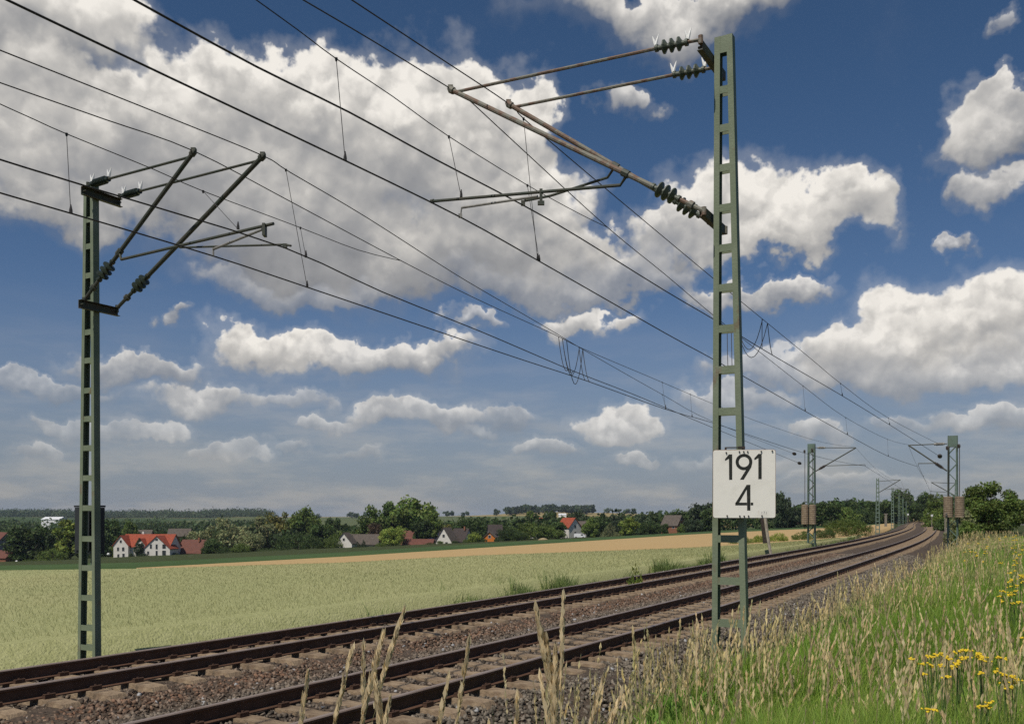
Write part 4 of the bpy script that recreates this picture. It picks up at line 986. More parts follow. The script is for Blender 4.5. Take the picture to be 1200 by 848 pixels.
# the white apartment house: main roof and two gabled wings
def apartment():
    Y = 338.; k = Y/F; x = (175-600)*k; z = zpix(657.5, Y); r = empty('apartment_house', (x,Y,z), R_(-4)); tag(r, 'white three storey house with bright red roof and two gables', 'house')
    W = Matrix.Translation((x,Y,z)) @ Matrix.Rotation(R_(-4), 4, 'Z')
    b = MB(); vs = [(-9,-3.5,-4),(9,-3.5,-4),(9,6,-4),(-9,6,-4),(-9,-3.5,5.6),(9,-3.5,5.6),(9,6,5.6),(-9,6,5.6),(-9,1.25,9.6),(9,1.25,9.6)]
    b.add([W @ Vector(v) for v in vs], [(0,1,5,4),(1,2,6,9,5),(2,3,7,6),(3,0,4,8,7)]); b.build('wall', M['wall'], r)
    def gable_wing(cx_, w, y0, eave, ridge, cols):
        a = w/2; b = MB(); vs = [(cx_-a,y0,-4),(cx_+a,y0,-4),(cx_+a,1,-4),(cx_-a,1,-4),(cx_-a,y0,eave),(cx_+a,y0,eave),(cx_+a,1,eave),(cx_-a,1,eave),(cx_,y0,ridge),(cx_,1,ridge)]
        b.add([W @ Vector(v) for v in vs], [(0,1,5,8,4),(1,2,6,5),(3,0,4,7)]); b.build('wall', M['wall'], r)
        b = MB(); s = (ridge-eave)/a; o = .4
        for sx in (-1,1):
            vs = [(cx_+sx*(a+o),y0-.35,eave-s*o),(cx_+sx*(a+o),1.2,eave-s*o),(cx_,1.2,ridge),(cx_,y0-.35,ridge)]
            if sx < 0: vs = vs[::-1]
            b.hexa([W @ Vector(v) for v in vs], [W @ Vector((v[0],v[1],v[2]+.2)) for v in vs])
        b.build('roof', M['redroof'], r)
        for (wx, wz, ww, wh) in cols:
            b = MB(); b.box((cx_+wx,y0-.03,wz), (ww+.16,.06,wh+.16), W); f_ = b.build('window', M['frame'], r); b = MB(); b.box((cx_+wx,y0-.065,wz), (ww,.03,wh), W); b.build('pane', M['glass'], f_)
    gable_wing(-8., 5.4, -5.2, 6.0, 9.3, [(-1,4.6,.7,1.2),(.9,4.6,.8,1.3),(-.9,2.2,.7,1.2),(1,.6,.9,1.8),(1,2.4,.8,1.2),(0,7.3,.7,.9)])
    gable_wing(5.4, 9.4, -5.6, 4.9, 9.2, [(-2.2,5.6,.7,1.5),(-.1,5.5,.7,1.7),(2.6,5.6,1.2,1.5),(-3.2,3.3,.7,1.1),(-.1,3.2,.7,1.7),(2.6,3.2,1.3,1.9),(-3.3,.8,.7,1.3),(-.1,.8,.7,1.5),(2.6,.8,1.3,1.7),(-.1,8.0,.9,.7)])
    gable_wing(-1.2, 3.4, -4.4, 6.2, 8.2, [(0,6.0,.9,1.1)])
    b = MB(); s = 4./4.75; o = .5
    for sy in (-1,1):
        vs = [(-9.4,1.25+sy*(4.75+o),5.6-s*o),(9.4,1.25+sy*(4.75+o),5.6-s*o),(9.4,1.25,9.62),(-9.4,1.25,9.62)]
        if sy > 0: vs = vs[::-1]
        b.hexa([W @ Vector(v) for v in vs], [W @ Vector((v[0],v[1],v[2]+.22)) for v in vs])
    rf = b.build('roof', M['redroof'], r)
    b = MB(); b.box((-3,1.8,10), (.7,.7,1.4), W); b.build('chimney', M['wall'], rf)
apartment()
wr = lambda n, z, w0, ww=.9, wh=1.2: tuple((-w0/2+w0*(i+.5)/n, z, ww, wh) for i in range(n))
house('cottage with big brown roof and cream walls beside the white apartment house', 228.5, 346, 9.6, 8, 2.7, 7.2, R_(-14), M['cream'], M['brownroof'], 655.5, wr(3,1.5,8), ((0,1.4,.9,1.1),(0,4.6,.8,.9)), 2.4)
house('low barn with grey roof behind the red roofed apartment house', 167, 405, 8, 7, 4, 7, R_(5), M['greyw'], M['greyroof'], 640)
house('house with grey brown roof over the gap right of the apartment house', 211, 410, 9, 7, 3.5, 6.5, R_(8), M['brick'], M['greyroof'], 637)
house('brown roofed house cut by the left picture edge', 2, 352, 9, 9, 4.5, 9.0, R_(-38), M['greyw'], M['brownroof'], 652, (), ((0,3,1,1.2),))
house('lower house with flat brown roof at the left picture edge', 4, 340, 11, 8, 2.2, 4.6, R_(-20), M['brick'], M['brownroof'], 660)
house('tiny far house with red roof seen over the wide dark tree', 66, 500, 5, 5, 2.5, 5, 0, M['brick'], M['redroof'])
house('long white hall far off by the yellow field', 64, 820, 17, 12, 6.5, 8.5, R_(-8), M['hall'], M['hall'], 617, name='hall', cat='hall')
house('small white house with grey gable half hidden in trees', 406, 352, 4.6, 6.5, 3.2, 7.0, R_(-105), M['wall'], M['greyroof'], 646, (), ((-1,1.6,.9,1.3),(0,4.6,.8,.9)))
house('long house with grey brown roof behind two small pines', 428, 362, 10, 8, 2.6, 6.2, R_(4), M['cream'], M['greyroof'], 645, wr(4,1.5,10))
house('brown roofed house in front of the biggest crown, upper one', 482, 372, 7, 6, 4.6, 7.4, R_(-10), M['brick'], M['brownroof'], 644, wr(2,3.5,6))
house('low brown roof bordering the green strip beside the bright tree', 491, 352, 11, 7, 1.8, 4.2, R_(-6), M['brick'], M['brownroof'], 645)
house('small house with white gable left of the solar roof', 494, 392, 6, 5, 3.4, 6.4, R_(-88), M['wall'], M['darkroof'], 641, (), ((0,2,.9,1.2),))
house('house with solar panels on its dark roof', 506, 380, 9, 7, 3.0, 6.6, R_(-18), M['wall'], M['darkroof'], 642, wr(3,1.5,8), solar=True)
house('steep grey roofed house with white gable, left of its twin', 524, 358, 6, 6.5, 2.4, 7.4, R_(-112), M['wall'], M['greyroof'], 641, (), ((-1.2,1.5,1.,1.2),(1.2,1.5,1.,1.2),(0,4.4,.9,1.1)))
house('steep dark roofed house, right of its white gabled twin', 541, 364, 6.4, 6.5, 2.2, 6.8, R_(-30), M['wall'], M['darkroof'], 640, wr(3,1.3,8), ((0,4.4,.9,1.1),), 2.)
house('bright orange timber shed among trees', 575, 345, 3.0, 4.2, 2.2, 4.0, R_(-104), M['orange'], M['greyroof'], 636, (), ((0,2.4,.9,1.0),), name='shed', cat='shed')
house('grey roofed house just behind the orange shed', 580, 356, 5, 5, 3.8, 6.8, R_(10), M['greyw'], M['darkroof'], 636)
house('far house with red roof above the middle belt', 627, 470, 7, 6, 3.2, 6.5, R_(5), M['wall'], M['redroof'], 622)
house('house with orange red roof and white gable in the right belt', 667, 375, 6.5, 7, 4.6, 8.2, R_(-48), M['wall'], M['redroof'], 631, (), ((0,2.2,1,1.2),(0,5.0,.9,1.0)))
house('pale roofed house behind the white van', 684, 390, 6, 6, 3, 6.4, R_(-35), M['greyw'], M['greyroof'], 629)
house('house with orange brick side and white gable, near the right mast', 789, 365, 7.0, 6, 2.2, 5.8, R_(-40), M['brick'], M['greyroof'], 621.5, wr(2,1.6,7), ((0,1.8,2.0,1.6),(0,4.6,.9,1.0)))
house('small pale roof on the slope left of the hilltop wood', 592, 560, 8, 6, 2.6, 4.6, R_(10), M['wall'], M['greyroof'], 619)
house('low white house dotted on the slope under the hill', 585, 620, 9, 6, 2.2, 3.6, R_(-8), M['hall'], M['hall'], 617)
house('tiny white shed below the hilltop wood, left one', 644, 1500, 12, 8, 4, 6, 0, M['hall'], M['hall'])
house('tiny white shed below the hilltop wood, right one', 659, 1520, 12, 8, 4, 6, 0, M['hall'], M['hall'])
def small_van():
    Y = 352; x = (679.5-600)/F*Y; z = zpix(630.5, Y); r = empty('van', (x,Y,z), R_(-10)); tag(r, 'white van parked beside the red roofed house', 'van'); W = Matrix.Translation((x,Y,z)) @ Matrix.Rotation(R_(-10), 4, 'Z')
    b = MB(); pr = [(-2.1,.45),(2.1,.45),(2.2,.9),(1.75,1.15),(1.2,1.75),(-1.95,1.85),(-2.1,1.2)]; n = len(pr)
    b.add([W @ Vector((x_,-.85,z_)) for x_,z_ in pr]+[W @ Vector((x_,.85,z_)) for x_,z_ in pr], [tuple(range(n)), tuple(range(n,2*n))[::-1]]+[((i+1)%n,i,n+i,n+(i+1)%n) for i in range(n)]); b.build('body', M['hall'], r)
    b = MB(); b.box((.9,-.86,1.35), (.9,.03,.45), W); b.build('side_window', M['glass'], r)
    for wx in (-1.35,1.35):
        b = MB(); b.lathe(W @ Vector((wx,-.9,.35)), W @ Vector((wx,.9,.35)), [(0,.34),(.1,.36),(.9,.36),(1,.34)], 12); b.build('wheel', M['dark'], r)
small_van()
# hut of straw, lamp balls and tarpaulin by the green strip
def mound():
    Y = 342; x = (636.5-600)/F*Y; z = zpix(634, Y); b = MB(); b.lathe((x,Y,z-.3), (x,Y,z+1.3), [(0,2.1),(.3,2.1),(.55,1.9),(.8,1.3),(.95,.6),(1,.1)], 16)
    tag(b.build('straw_heap', crop_mat('straw_heap', (.36,.29,.17), (.28,.22,.12), (.32,.26,.15), 2., 6.), smooth=True), 'pale rounded heap at the edge of the green strip', 'heap')
mound()
for px, py, lab, rad in ((19.5,657.5,'white ball lamp near the brown roof at the far left',.42),(68.5,659.5,'small white lamp below the low rounded bush',.36),(127,649,'white round lamp right of the left mast',.5)):
    Y = 333.; x = (px-600)/F*Y; z = gz(x, Y); t = zpix(py, Y); r = empty('ball_lamp', (x,Y,z)); tag(r, lab, 'lamp', 'white lamps at the village edge')
    b = MB(); b.tube([(x,Y,z-.2),(x,Y,t)], .06, 6); b.build('post', M['dark'], r); b = MB(); b.lathe((x,Y,t-rad*.9), (x,Y,t+rad*.9), [(0,rad*.4),(.2,rad*.85),(.5,rad),(.8,rad*.85),(1,rad*.3)], 12); b.build('globe', M['white'], r, smooth=True)
Y = 334.; x = (133.5-600)/F*Y; b = MB(); b.box((x,Y,zpix(658,Y)), (3.4,2.0,1.2)); b.box((x,Y,zpix(658,Y)+.68), (3.6,2.2,.14)); tag(b.build('covered_trailer', M['blue']), 'blue covered trailer right of the left mast', 'trailer')

# ------------------------------------------------------------------ things beside the track
def post_pair():
    Y = 60.; b = MB(); b.bar(P(892.5,600,Y), P(896.8,636,Y), .36, .2); tag(b.build('timber_post', M['wood']), 'thick dark leaning timber beside a pale stake in the field', 'post')
    b = MB(); b.tube([P(895.5,598,Y-1), P(899.5,628,Y-1), P(903.6,651,Y-1)], [.10,.10,.09], 6); tag(b.build('leaning_stake', M['pole']), 'thin pale stake leaning against the dark timber', 'stake')
post_pair()
def cabinet(px, py0, py1, wpx, Y, label):
    x, y, t = (px-600)/F*Y, Y, .45; z0 = gz(x,y); za, zb = zpix(py1,y), zpix(py0,y); w = wpx*y/F; r = empty('trackside_sign', (x,y,z0), -t); tag(r, label, 'sign', 'white signs beside the far curve')
    b = MB(); b.tube([(x,y,z0-.1),(x,y,zb)], .05, 6); b.build('post', M['pole'], r)
    b = MB(); b.bar((x,y-.05,za), (x,y-.05,zb), w, .06, up=Vector((0,1,0))); b.box((x,y-.10,(za+zb)/2), (w*.9,.02,(zb-za)*.9)); b.build('plate', M['white'], r)
cabinet(1109, 601, 606, 3.4, 110, 'white square sign left of the right lattice mast weights')
cabinet(1107.5, 599, 601.5, 2.2, 110.5, 'small pale round sign above the white square one')
cabinet(1092, 602.5, 605, 2.4, 190, 'small white sign right of the far curve, nearer one')
cabinet(1087.5, 600.5, 602.5, 2.0, 240, 'small white sign right of the far curve, farther one')
cabinet(1064, 601.5, 603.5, 2.0, 300, 'tiny white sign left of the far curve')
def field_post():
    x, y, t, s = at_px(-9.5, 1038); b = MB(); z = gz(x,y); b.box((x,y,(z+zpix(602,y))/2), (.5,.4,zpix(602,y)-z)); b.box((x,y,zpix(602,y)), (.75,.5,.25)); tag(b.build('signal_post', M['foot']), 'short grey post with a wider head between the far plain masts', 'post')
field_post()
# the path on the right and the field beyond it
V = []; 
for s in np.arange(30, 260, 5.):
    for d in (13.5, 16.2):
        x, y, t = cl(s, d+min(6,(s-30)*.02)); V.append((float(x), float(y), gz(float(x), float(y))+.02))
n = len(V)//2; tag(np_obj('path', V, [np.array([(2*i,2*i+1,2*i+3,2*i+2) for i in range(n-1)])], M['asphalt']), kind='structure')

# ------------------------------------------------------------------ grass on the bank
def wedge(N, px0, px1, ya, yb, power=1.):
    px = RNG.uniform(px0, px1, N); u = RNG.random(N); Y = ya*(yb/ya)**(u**power); X = (px-600)/F*Y; return X, Y
def bank_grass():
    X, Y = wedge(620000, 420, 1330, 1.7, 75, .95); d = lateral(X, Y); cn = clump_noise(X, Y, 1.4, .3)
    bd = np.maximum(0,11-Y)*.17; ok = ((d > 2.8+.7*cn+bd)|(RNG.random(len(X)) < .10)&(d > 3.2)) & (Y > 1.6) & ~((d > 13.2) & (d < 17) & (Y > 28)); edge = np.clip((d-bd-2.7)/1.4, .15, 1)
    ok &= RNG.random(len(X)) < (.25+.75*edge)
    X, Y, d, cn, edge = X[ok], Y[ok], d[ok], cn[ok], edge[ok]; N = len(X); z = ground(X, Y)
    h = (.34+.55*cn)*RNG.uniform(.5,1.2,N)*(.55+.45*edge)
    cap = np.clip(1.55-(Y*.02)-z, .2, 2.)      # nearest blades stay below the lens
    h = np.minimum(h, cap*RNG.uniform(.6,1,N)); w = np.clip(.0052*(Y/3.2)**.75, .005, .06)*RNG.uniform(.7,1.6,N)
    dry = np.clip(clump_noise(X, Y, .55, 1.9)*1.1-.55+RNG.normal(0,.14,N)+np.clip((Y-14)/60,0,.35), 0, 1)[:,None]
    g = RNG.uniform(.65,1.3,N)[:,None]; mix = RNG.random(N)[:,None]
    green = np.array([[.19,.36,.045]])*mix+np.array([[.36,.46,.08]])*(1-mix); straw = np.array([[.66,.56,.28]])
    tag(blades('bank_grass', np.stack([X,Y,z-.02],1), h, w, RNG.normal(0,.16,(N,2))+np.array([[.05,.03]]), g*(green*(1-dry)+straw*dry), M['blade'], 1.), 'tall green grass covering the bank on the right', 'grass', kind='stuff')
bank_grass()
def broad_leaves():
    X, Y = wedge(150000, 560, 1330, 2.0, 40, .9); d = lateral(X, Y); cn = clump_noise(X, Y, 1.1, 2.2); ok = (d > 3.5+np.maximum(0,11-Y)*.17) & (cn > .35); X, Y, cn = X[ok], Y[ok], cn[ok]; N = len(X); z = ground(X, Y)
    B = np.stack([X,Y,z+RNG.uniform(.05,.5,N)*cn],1); h = RNG.uniform(.05,.16,N); g = RNG.uniform(.6,1.3,N)[:,None]
    tag(blades('weeds', B, h, np.clip(.018*(Y/3.5)**.5,.014,.05), RNG.normal(0,.10,(N,2)), g*np.array([[.19,.35,.055]]), M['blade']), 'leafy weeds low in the grass of the bank', 'weeds', kind='stuff')
broad_leaves()
def stalk_geo(B, h, lean, head, w, rs, nsp=14, hw=.016):
    """thin stem and a narrow seed head of many small spikelets; returns verts, quads, tris, tint"""
    n = len(B); tip = B+np.stack([lean[:,0], lean[:,1], h], 1); d = tip-B
    bend = lambda t: B[:,None]*0+(B[:,None]+d[:,None]*t[...,None]+np.stack([lean[:,0:1]*(t*t-t)*.9, lean[:,1:2]*(t*t-t)*.9, t*0],-1))
    ts = np.broadcast_to(np.array([0,.35,.7,1.]), (n,4)); c = bend(ts); a = rs.uniform(0,math.pi,n); o = np.stack([np.cos(a)*w/2, np.sin(a)*w/2, a*0],1)[:,None]
    V1 = np.concatenate([c-o, c+o], 1).reshape(-1,3); k = 8*np.arange(n)[:,None]; q = np.concatenate([k+np.array([[i,i+4,i+5,i+1]]) for i in range(3)])
    t = 1-head[:,None]*(rs.random((n,nsp))**.9 if nsp < 30 else np.clip(rs.integers(0,9,(n,nsp))/8.5+rs.normal(0,.03,(n,nsp)),0,1)); p = bend(t); up = d/np.linalg.norm(d,axis=1,keepdims=True)
    r = rs.standard_normal((n,nsp,3)); r /= np.linalg.norm(r,axis=2,keepdims=True)
    fat = (np.sin(np.clip((1-t)/head[:,None],0,1)*2.6+.35))[...,None]; L_ = rs.uniform(.022,.045,(n,nsp,1))*(w[:,None,None]/.0035)**.35
    tipv = p+up[:,None]*L_+r*hw*fat*1.4*(w[:,None,None]/.0035)**.3; sd = np.cross(up[:,None]+0*r, r); sd /= np.linalg.norm(sd,axis=2,keepdims=True)+1e-6; sw = L_*.17
    V2 = np.stack([p+r*hw*.4*fat-up[:,None]*L_*.1, p+r*hw*fat+up[:,None]*L_*.4+sd*sw, tipv, p+r*hw*fat+up[:,None]*L_*.4-sd*sw], 2).reshape(-1,3)
    q2 = 8*n+np.arange(4*n*nsp).reshape(-1,4)
    return np.concatenate([V1,V2]), np.concatenate([q,q2]), n*8, n*nsp*4
def dry_stalks():
    X, Y = wedge(26000, 560, 1330, 2.6, 75, .8); d = lateral(X, Y); cn = clump_noise(X, Y, .9, 3.1); bd = 3.1+np.maximum(0,11-Y)*.17; ok = ((d > bd+.5*RNG.random(len(X)))|(RNG.random(len(X)) < .05)&(d > 3.2)) & (RNG.random(len(X)) < (.06+.94*np.clip(cn*1.9-.6,0,1))*np.clip(1.25-(d-bd)*.22,.15,1)) & ~((d > 13.2) & (d < 17) & (Y > 28)); X, Y, d = X[ok], Y[ok], d[ok]; N = len(X); z = ground(X, Y)
    h = RNG.uniform(.5,1.08,N)*np.clip((d-2.2)/2.,.6,1); h = np.minimum(h, np.clip(1.75-z-Y*.012,.3,2)); w = np.clip(.0030*(Y/3.5)**.6,.003,.022)
    lean = RNG.normal(.05,.11,(N,2)); V, q, a, b = stalk_geo(np.stack([X,Y,z],1), h, lean, RNG.uniform(.16,.30,N), w, RNG, 14, .0065)
    g = RNG.uniform(.7,1.25,N)[:,None]; col = g*(np.array([[.76,.62,.34]])+RNG.normal(0,.02,(N,3)))
    st = g*np.array([[.40,.37,.16]]); T_ = np.concatenate([np.repeat(st,8,0), np.repeat(col,14*4,0)])
    tag(np_obj('dry_grass', V, [q], M['straw'], tint=np.clip(T_,.01,1)), 'dry straw coloured seed heads above the bank grass', 'grass', kind='stuff')
dry_stalks()
# single stalks right in front of the lens: tip pixel, distance, bend
FG = [(360,797,2.5,.02,'shortest pale seed stalk at the left of the foreground row'),(413,763,2.5,.05,'slightly bent seed stalk, second in the foreground row'),(426,764,2.7,.0,'upright seed stalk close beside the bent second one'),
 (448,750,2.5,.04,'dense seed stalk in the middle of the left foreground tuft'),(472,722,2.5,.06,'tallest stalk of the left foreground tuft, crossing both rails'),(440,800,2.3,-.02,'low broad seed head at the foot of the left tuft'),(456,826,2.3,.03,'short curled stalk at the right foot of the left tuft'),
 (525,800,2.5,.03,'small lone stalk right of the left foreground tuft'),(549,757,2.5,.03,'slim lone stalk between the two foreground tufts'),
 (629,720,2.5,-.03,'left leaning stalk of the thick middle tuft'),(660,706,2.5,.005,'thin straight stalk rising highest from the middle tuft'),(641,755,2.5,-.02,'thick bushy seed head of the middle tuft, left one'),(651,768,2.5,.0,'thick bushy seed head of the middle tuft, right one'),(634,800,2.4,-.03,'low seed head at the foot of the middle tuft'),
 (606,824,2.4,.0,'tiny stalk left of the middle tuft'),(706,800,2.6,.05,'bent dry stalk right of the middle tuft'),(728,815,2.7,.06,'leaning dry stalk farther right of the middle tuft'),(786,765,3.4,-.01,'slender stalk against the dark ballast left of the mast foot'),(817,736,3.6,.01,'reddish dry stalk just left of the mast foot')]
for px, py, Y, bend_, lab in FG:
    tip = P(px, py, Y); rs = np.random.default_rng(int(px*7+py)); bx_ = tip.x-bend_*4.0+rs.normal(0,.015); by = Y+rs.normal(0,.03); z = gz(bx_, by); r = empty('grass_stalk', (bx_,by,z)); tag(r, lab, 'grass stalk', 'single stalks in the foreground')
    n = 1; thick = 2 if 'thick' in lab or 'dense' in lab or 'broad' in lab else 1
    B = np.array([[bx_,by,z]]); lean = np.array([[tip.x-bx_, tip.y-by]]); h = np.array([tip.z-z]); hd = np.array([.17 if h[0] > .9 else .2])
    V, q, a, b_ = stalk_geo(B, h, lean, hd, np.array([.0030]), rs, 60*thick, .0060*thick**.6)
    V = V-np.array([[bx_,by,z]]); qs = q[:3]; qh = q[3:]-8
    np_obj('stem', V[:8], [qs], M['straw'], parent=r, tint=np.tile([[.52,.45,.22]],(8,1)))
    hcol = np.repeat(np.array([[.90,.74,.47]])*rs.uniform(.6,1.2,(60*thick,1)),4,0)
    np_obj('seed_head', V[8:], [qh], M['straw'], parent=r, tint=hcol)
# green tuft at the foot of the middle stalks
def tuft(px, py, Y, n, rad, hmax, name, label):
    c = P(px, py, Y); z = gz(c.x, Y); X = c.x+RNG.normal(0,rad,n); Yy = Y+RNG.normal(0,rad,n); zz = ground(X, Yy); h = np.maximum((c.z-zz)*RNG.uniform(.6,1.02,n), .1)
    g = RNG.uniform(.6,1.3,n)[:,None]; tag(blades(name, np.stack([X,Yy,zz],1), h, .006*RNG.uniform(.7,2,n), RNG.normal(0,.10,(n,2)), g*np.array([[.09,.17,.03]]), M['blade']), label, 'grass', kind='stuff')
tuft(655, 806, 2.6, 700, .055, 1., 'grass_tuft', 'green grass tuft at the foot of the middle seed stalks')
tuft(690, 826, 2.7, 260, .06, 1., 'grass_tuft', 'smaller green tuft right of the middle seed stalks')
# yellow flowers
def flower(px, py, Y, n, spread, label, group='yellow wildflowers on the bank'):
    c = P(px, py, Y); z = gz(c.x, Y); r = empty('yellow_wildflower', (c.x,Y,z)); tag(r, label, 'flower', group); rs = random.Random(int(px*3+py)); st = MB(); tops = []
    for i in range(n):
        t = c+Vector((rs.gauss(0,spread), rs.gauss(0,spread*.6), rs.gauss(0,spread*.45))); st.tube([(c.x,Y,z),(c.x+(t.x-c.x)*.4,Y,z+(t.z-z)*.7),tuple(t)], [.004,.003,.002], 4); tops.append(t)
    st.build('stem', mat_stem, r)
    for t in tops:
        b = MB(); k = max(.5, .62*(Y/5)**.35)
        for j in range(7):
            p = t+Vector((rs.gauss(0,.016*k), rs.gauss(0,.016*k), rs.gauss(0,.006*k))); b.lathe(p-Vector((0,0,.006*k)), p+Vector((rs.gauss(0,.002),-.002,.006*k)), [(0,.004*k),(.5,.011*k),(1,.007*k)], 6)
        b.build('flower_head', M['yellow'], r)
mat_stem = mat('flower_stem', (.07,.12,.03), .7)
FL_ = [(1092,769,4.6,3,.03,'yellow flower at the left end of the nearest cluster'),(1105,768,4.7,3,.03,'yellow flower right of the leftmost one in the nearest cluster'),(1119,768,4.6,3,.03,'small yellow flower in the middle of the nearest cluster'),(1099,779,4.5,6,.05,'spreading yellow flower, lower left of the nearest cluster'),(1120,776,4.6,3,.03,'low yellow flower left of the flat bright umbel'),
 (1153,775,4.5,10,.055,'flat bright yellow umbel, widest of the nearest cluster'),(1172,769,4.8,2,.02,'tiny yellow flower right above the flat umbel'),(1176,797,4.3,4,.05,'yellow flower below the flat umbel near the right edge'),(1188,796,4.3,4,.04,'yellow flower touching the right picture edge below the flat umbel'),(1150,826,4.,3,.03,'pale yellow flower at the bottom right'),(1087,832,3.9,2,.02,'single greenish yellow flower at the bottom edge'),
 (1187,689,9.,9,.11,'large yellow cluster at the right edge, upper one'),(1191,700,8.6,8,.10,'large yellow cluster at the right edge, lower one'),(1196,678,9.5,6,.08,'small yellow cluster above the large ones at the right edge'),(1196,742,6.,4,.06,'yellow flower on the right edge below the large clusters'),(1139,649,17,6,.12,'distant yellow flower alone in the dry grass'),(1172,664,14,4,.12,'faint yellow flower above the large clusters'),(1197,655,15,6,.16,'yellow flowers at the far right edge of the bank')]
for f in FL_: flower(*f)
for i in range(15):
    px = random.uniform(1135,1235); flower(px, random.uniform(626,645)+max(0,(px-1150))*.05, random.uniform(20,40), 3, .16, 'small yellow wildflower far along the bank, deep in grass', 'far yellow flowers on the bank')
# weeds along the far track and the field edge
def edge_weeds():
    s = RNG.uniform(15, 120, 42000); x, y, t = cl(s, 0); dens = np.clip(np.sin(s*.35)*.6+np.sin(s*.13+1)*.7, 0, 1); sA, sB, sC, sD = [at_px(-7, q_)[3] for q_ in (535,700,775,850)]; thick_ = ((s > sA)&(s < sB))|((s > sC)&(s < sD)); keep = RNG.random(len(s)) < .06+.8*thick_+dens*.3; s = s[keep]
    d = -6.9-RNG.gamma(1.5,.25,len(s)); x, y, t = cl(s, d); z = ground(x, y); N = len(s); big = thick_[keep]; h = RNG.uniform(.15,.5,N)*(.35+1.5*np.clip(clump_noise(x, y, 1.9, .7),0,1)**1.5)*(1+.35*big); w = np.clip(.010*(y/20),.012,.05)
    g = RNG.uniform(.6,1.3,N)[:,None]; tag(blades('trackside_weeds', np.stack([x,y,z],1), h, w*1.6, RNG.normal(0,.22,(N,2)), g*np.array([[.21,.28,.09]])*RNG.uniform(.8,1.3,(N,1)), M['blade']), 'green weeds between the far rail and the wheat', 'weeds', kind='stuff')
edge_weeds()
tree(745,657,24,29.0,'bush','light','small leafy sapling standing above the far rail at the wheat edge', name='sapling', cat='sapling', n=650)

# ------------------------------------------------------------------ the air: one closed box of thin summer haze
b = MB(); b.box((0,0,12.5), (18300,18300,67)); hzo = b.build('haze', bpy.data.materials.new('summer_haze'))
m = hzo.data.materials[0]; m.use_nodes = True; nt = m.node_tree; nt.nodes.clear(); pv = nt.nodes.new('ShaderNodeVolumePrincipled'); mo = nt.nodes.new('ShaderNodeOutputMaterial')
pv.inputs['Color'].default_value = (.62,.74,.92,1); pv.inputs['Density'].default_value = 0.00007; pv.inputs['Anisotropy'].default_value = .0; nt.links.new(pv.outputs[0], mo.inputs['Volume'])
tag(hzo, 'thin pale summer haze over the land', 'haze', kind='stuff')

# ------------------------------------------------------------------ sky: Nishita air with cumulus clouds, laid out by compass direction
w_ = bpy.data.worlds.new('World'); bpy.context.scene.world = w_; w_.use_nodes = True
SUN_AZ, SUN_EL = R_(213), R_(57)       # compass-wise from +Y
def azel(px, py):
    d = Vector(((px-600)/F, 1, (HY-py)/F)); return math.atan2(d.x, d.y), math.asin(d.z/d.length)
# photo column, row, half width, half height above, half height below, brightness, opacity
CL = [
 # the great cloud on the left
 (40,10,140,60,60,.02,1),(-30,150,150,100,110,.0,1),(150,160,150,80,100,-.02,1),(255,115,120,72,110,.10,1),(370,115,100,64,110,.14,1),(500,135,120,72,110,.16,1),(585,150,60,66,90,.16,1),
 (30,85,120,45,60,-.02,1),(330,240,230,80,100,-.14,1),(590,240,95,60,80,-.02,1),(650,300,90,45,50,-.05,1),(730,318,90,26,34,-.1,.8),(610,335,130,22,26,-.12,.75),(330,330,130,18,24,-.06,.6),(460,300,180,50,62,-.26,1),(110,245,150,35,42,-.08,1),
 # right of the mast
 (870,262,110,70,40,.08,1),(965,258,72,52,42,.02,1),(930,282,90,30,22,-.06,1),(800,285,70,40,30,-.04,.9),(890,340,95,20,20,-.06,.85),(750,330,80,22,22,-.06,.7),
 # along the top
 (800,2,165,30,48,-.04,.9),(735,122,34,28,26,-.05,.75),(1178,28,26,24,22,-.1,.5),
 (1135,160,78,52,36,-.0,.95),(1195,125,55,26,60,.02,.9),(1178,214,48,32,32,-.06,.85),(1108,287,34,11,12,-.06,.7),
 # big one on the right
 (1125,382,125,66,46,.14,1),(1000,415,80,38,44,.06,.95),(1100,440,190,34,26,-.10,.85),(900,435,60,26,22,.0,.6),
 # middle heights
 (695,374,54,22,16,-.0,.9),(205,374,25,10,9,-.15,.7),(330,412,90,34,30,.06,1),(450,412,105,22,24,-.05,.85),(555,382,34,12,14,-.08,.6),(170,430,80,18,20,-.12,.75),(60,448,110,12,12,-.16,.5),
 (235,470,78,26,24,-.02,.85),(190,508,52,20,12,.02,.75),(45,494,34,15,12,-.06,.6),(45,532,38,16,12,-.02,.6),
 (445,486,62,22,16,.0,.85),(520,490,52,24,16,.02,.8),(600,486,50,13,18,-.1,.55),(375,500,40,12,9,-.06,.6),(275,538,42,14,9,-.0,.65),(345,532,30,9,7,-.06,.45),(425,536,36,9,7,-.08,.4),(560,505,34,10,8,-.08,.5),(330,470,40,12,9,-.1,.45),(90,455,60,12,10,-.12,.4),
 (110,505,70,18,16,-.08,.5),(860,545,90,11,9,-.1,.4),(880,470,70,16,14,-.06,.6),(1010,560,120,9,8,-.1,.45),(729,498,57,28,20,.10,1),(635,526,45,14,11,-.04,.7),(742,538,38,14,9,-.0,.75),
 (962,510,42,22,16,.02,.8),(1140,498,50,18,16,.02,.8),(1192,490,40,18,24,-.04,.7),(1060,498,45,12,12,-.08,.5)]
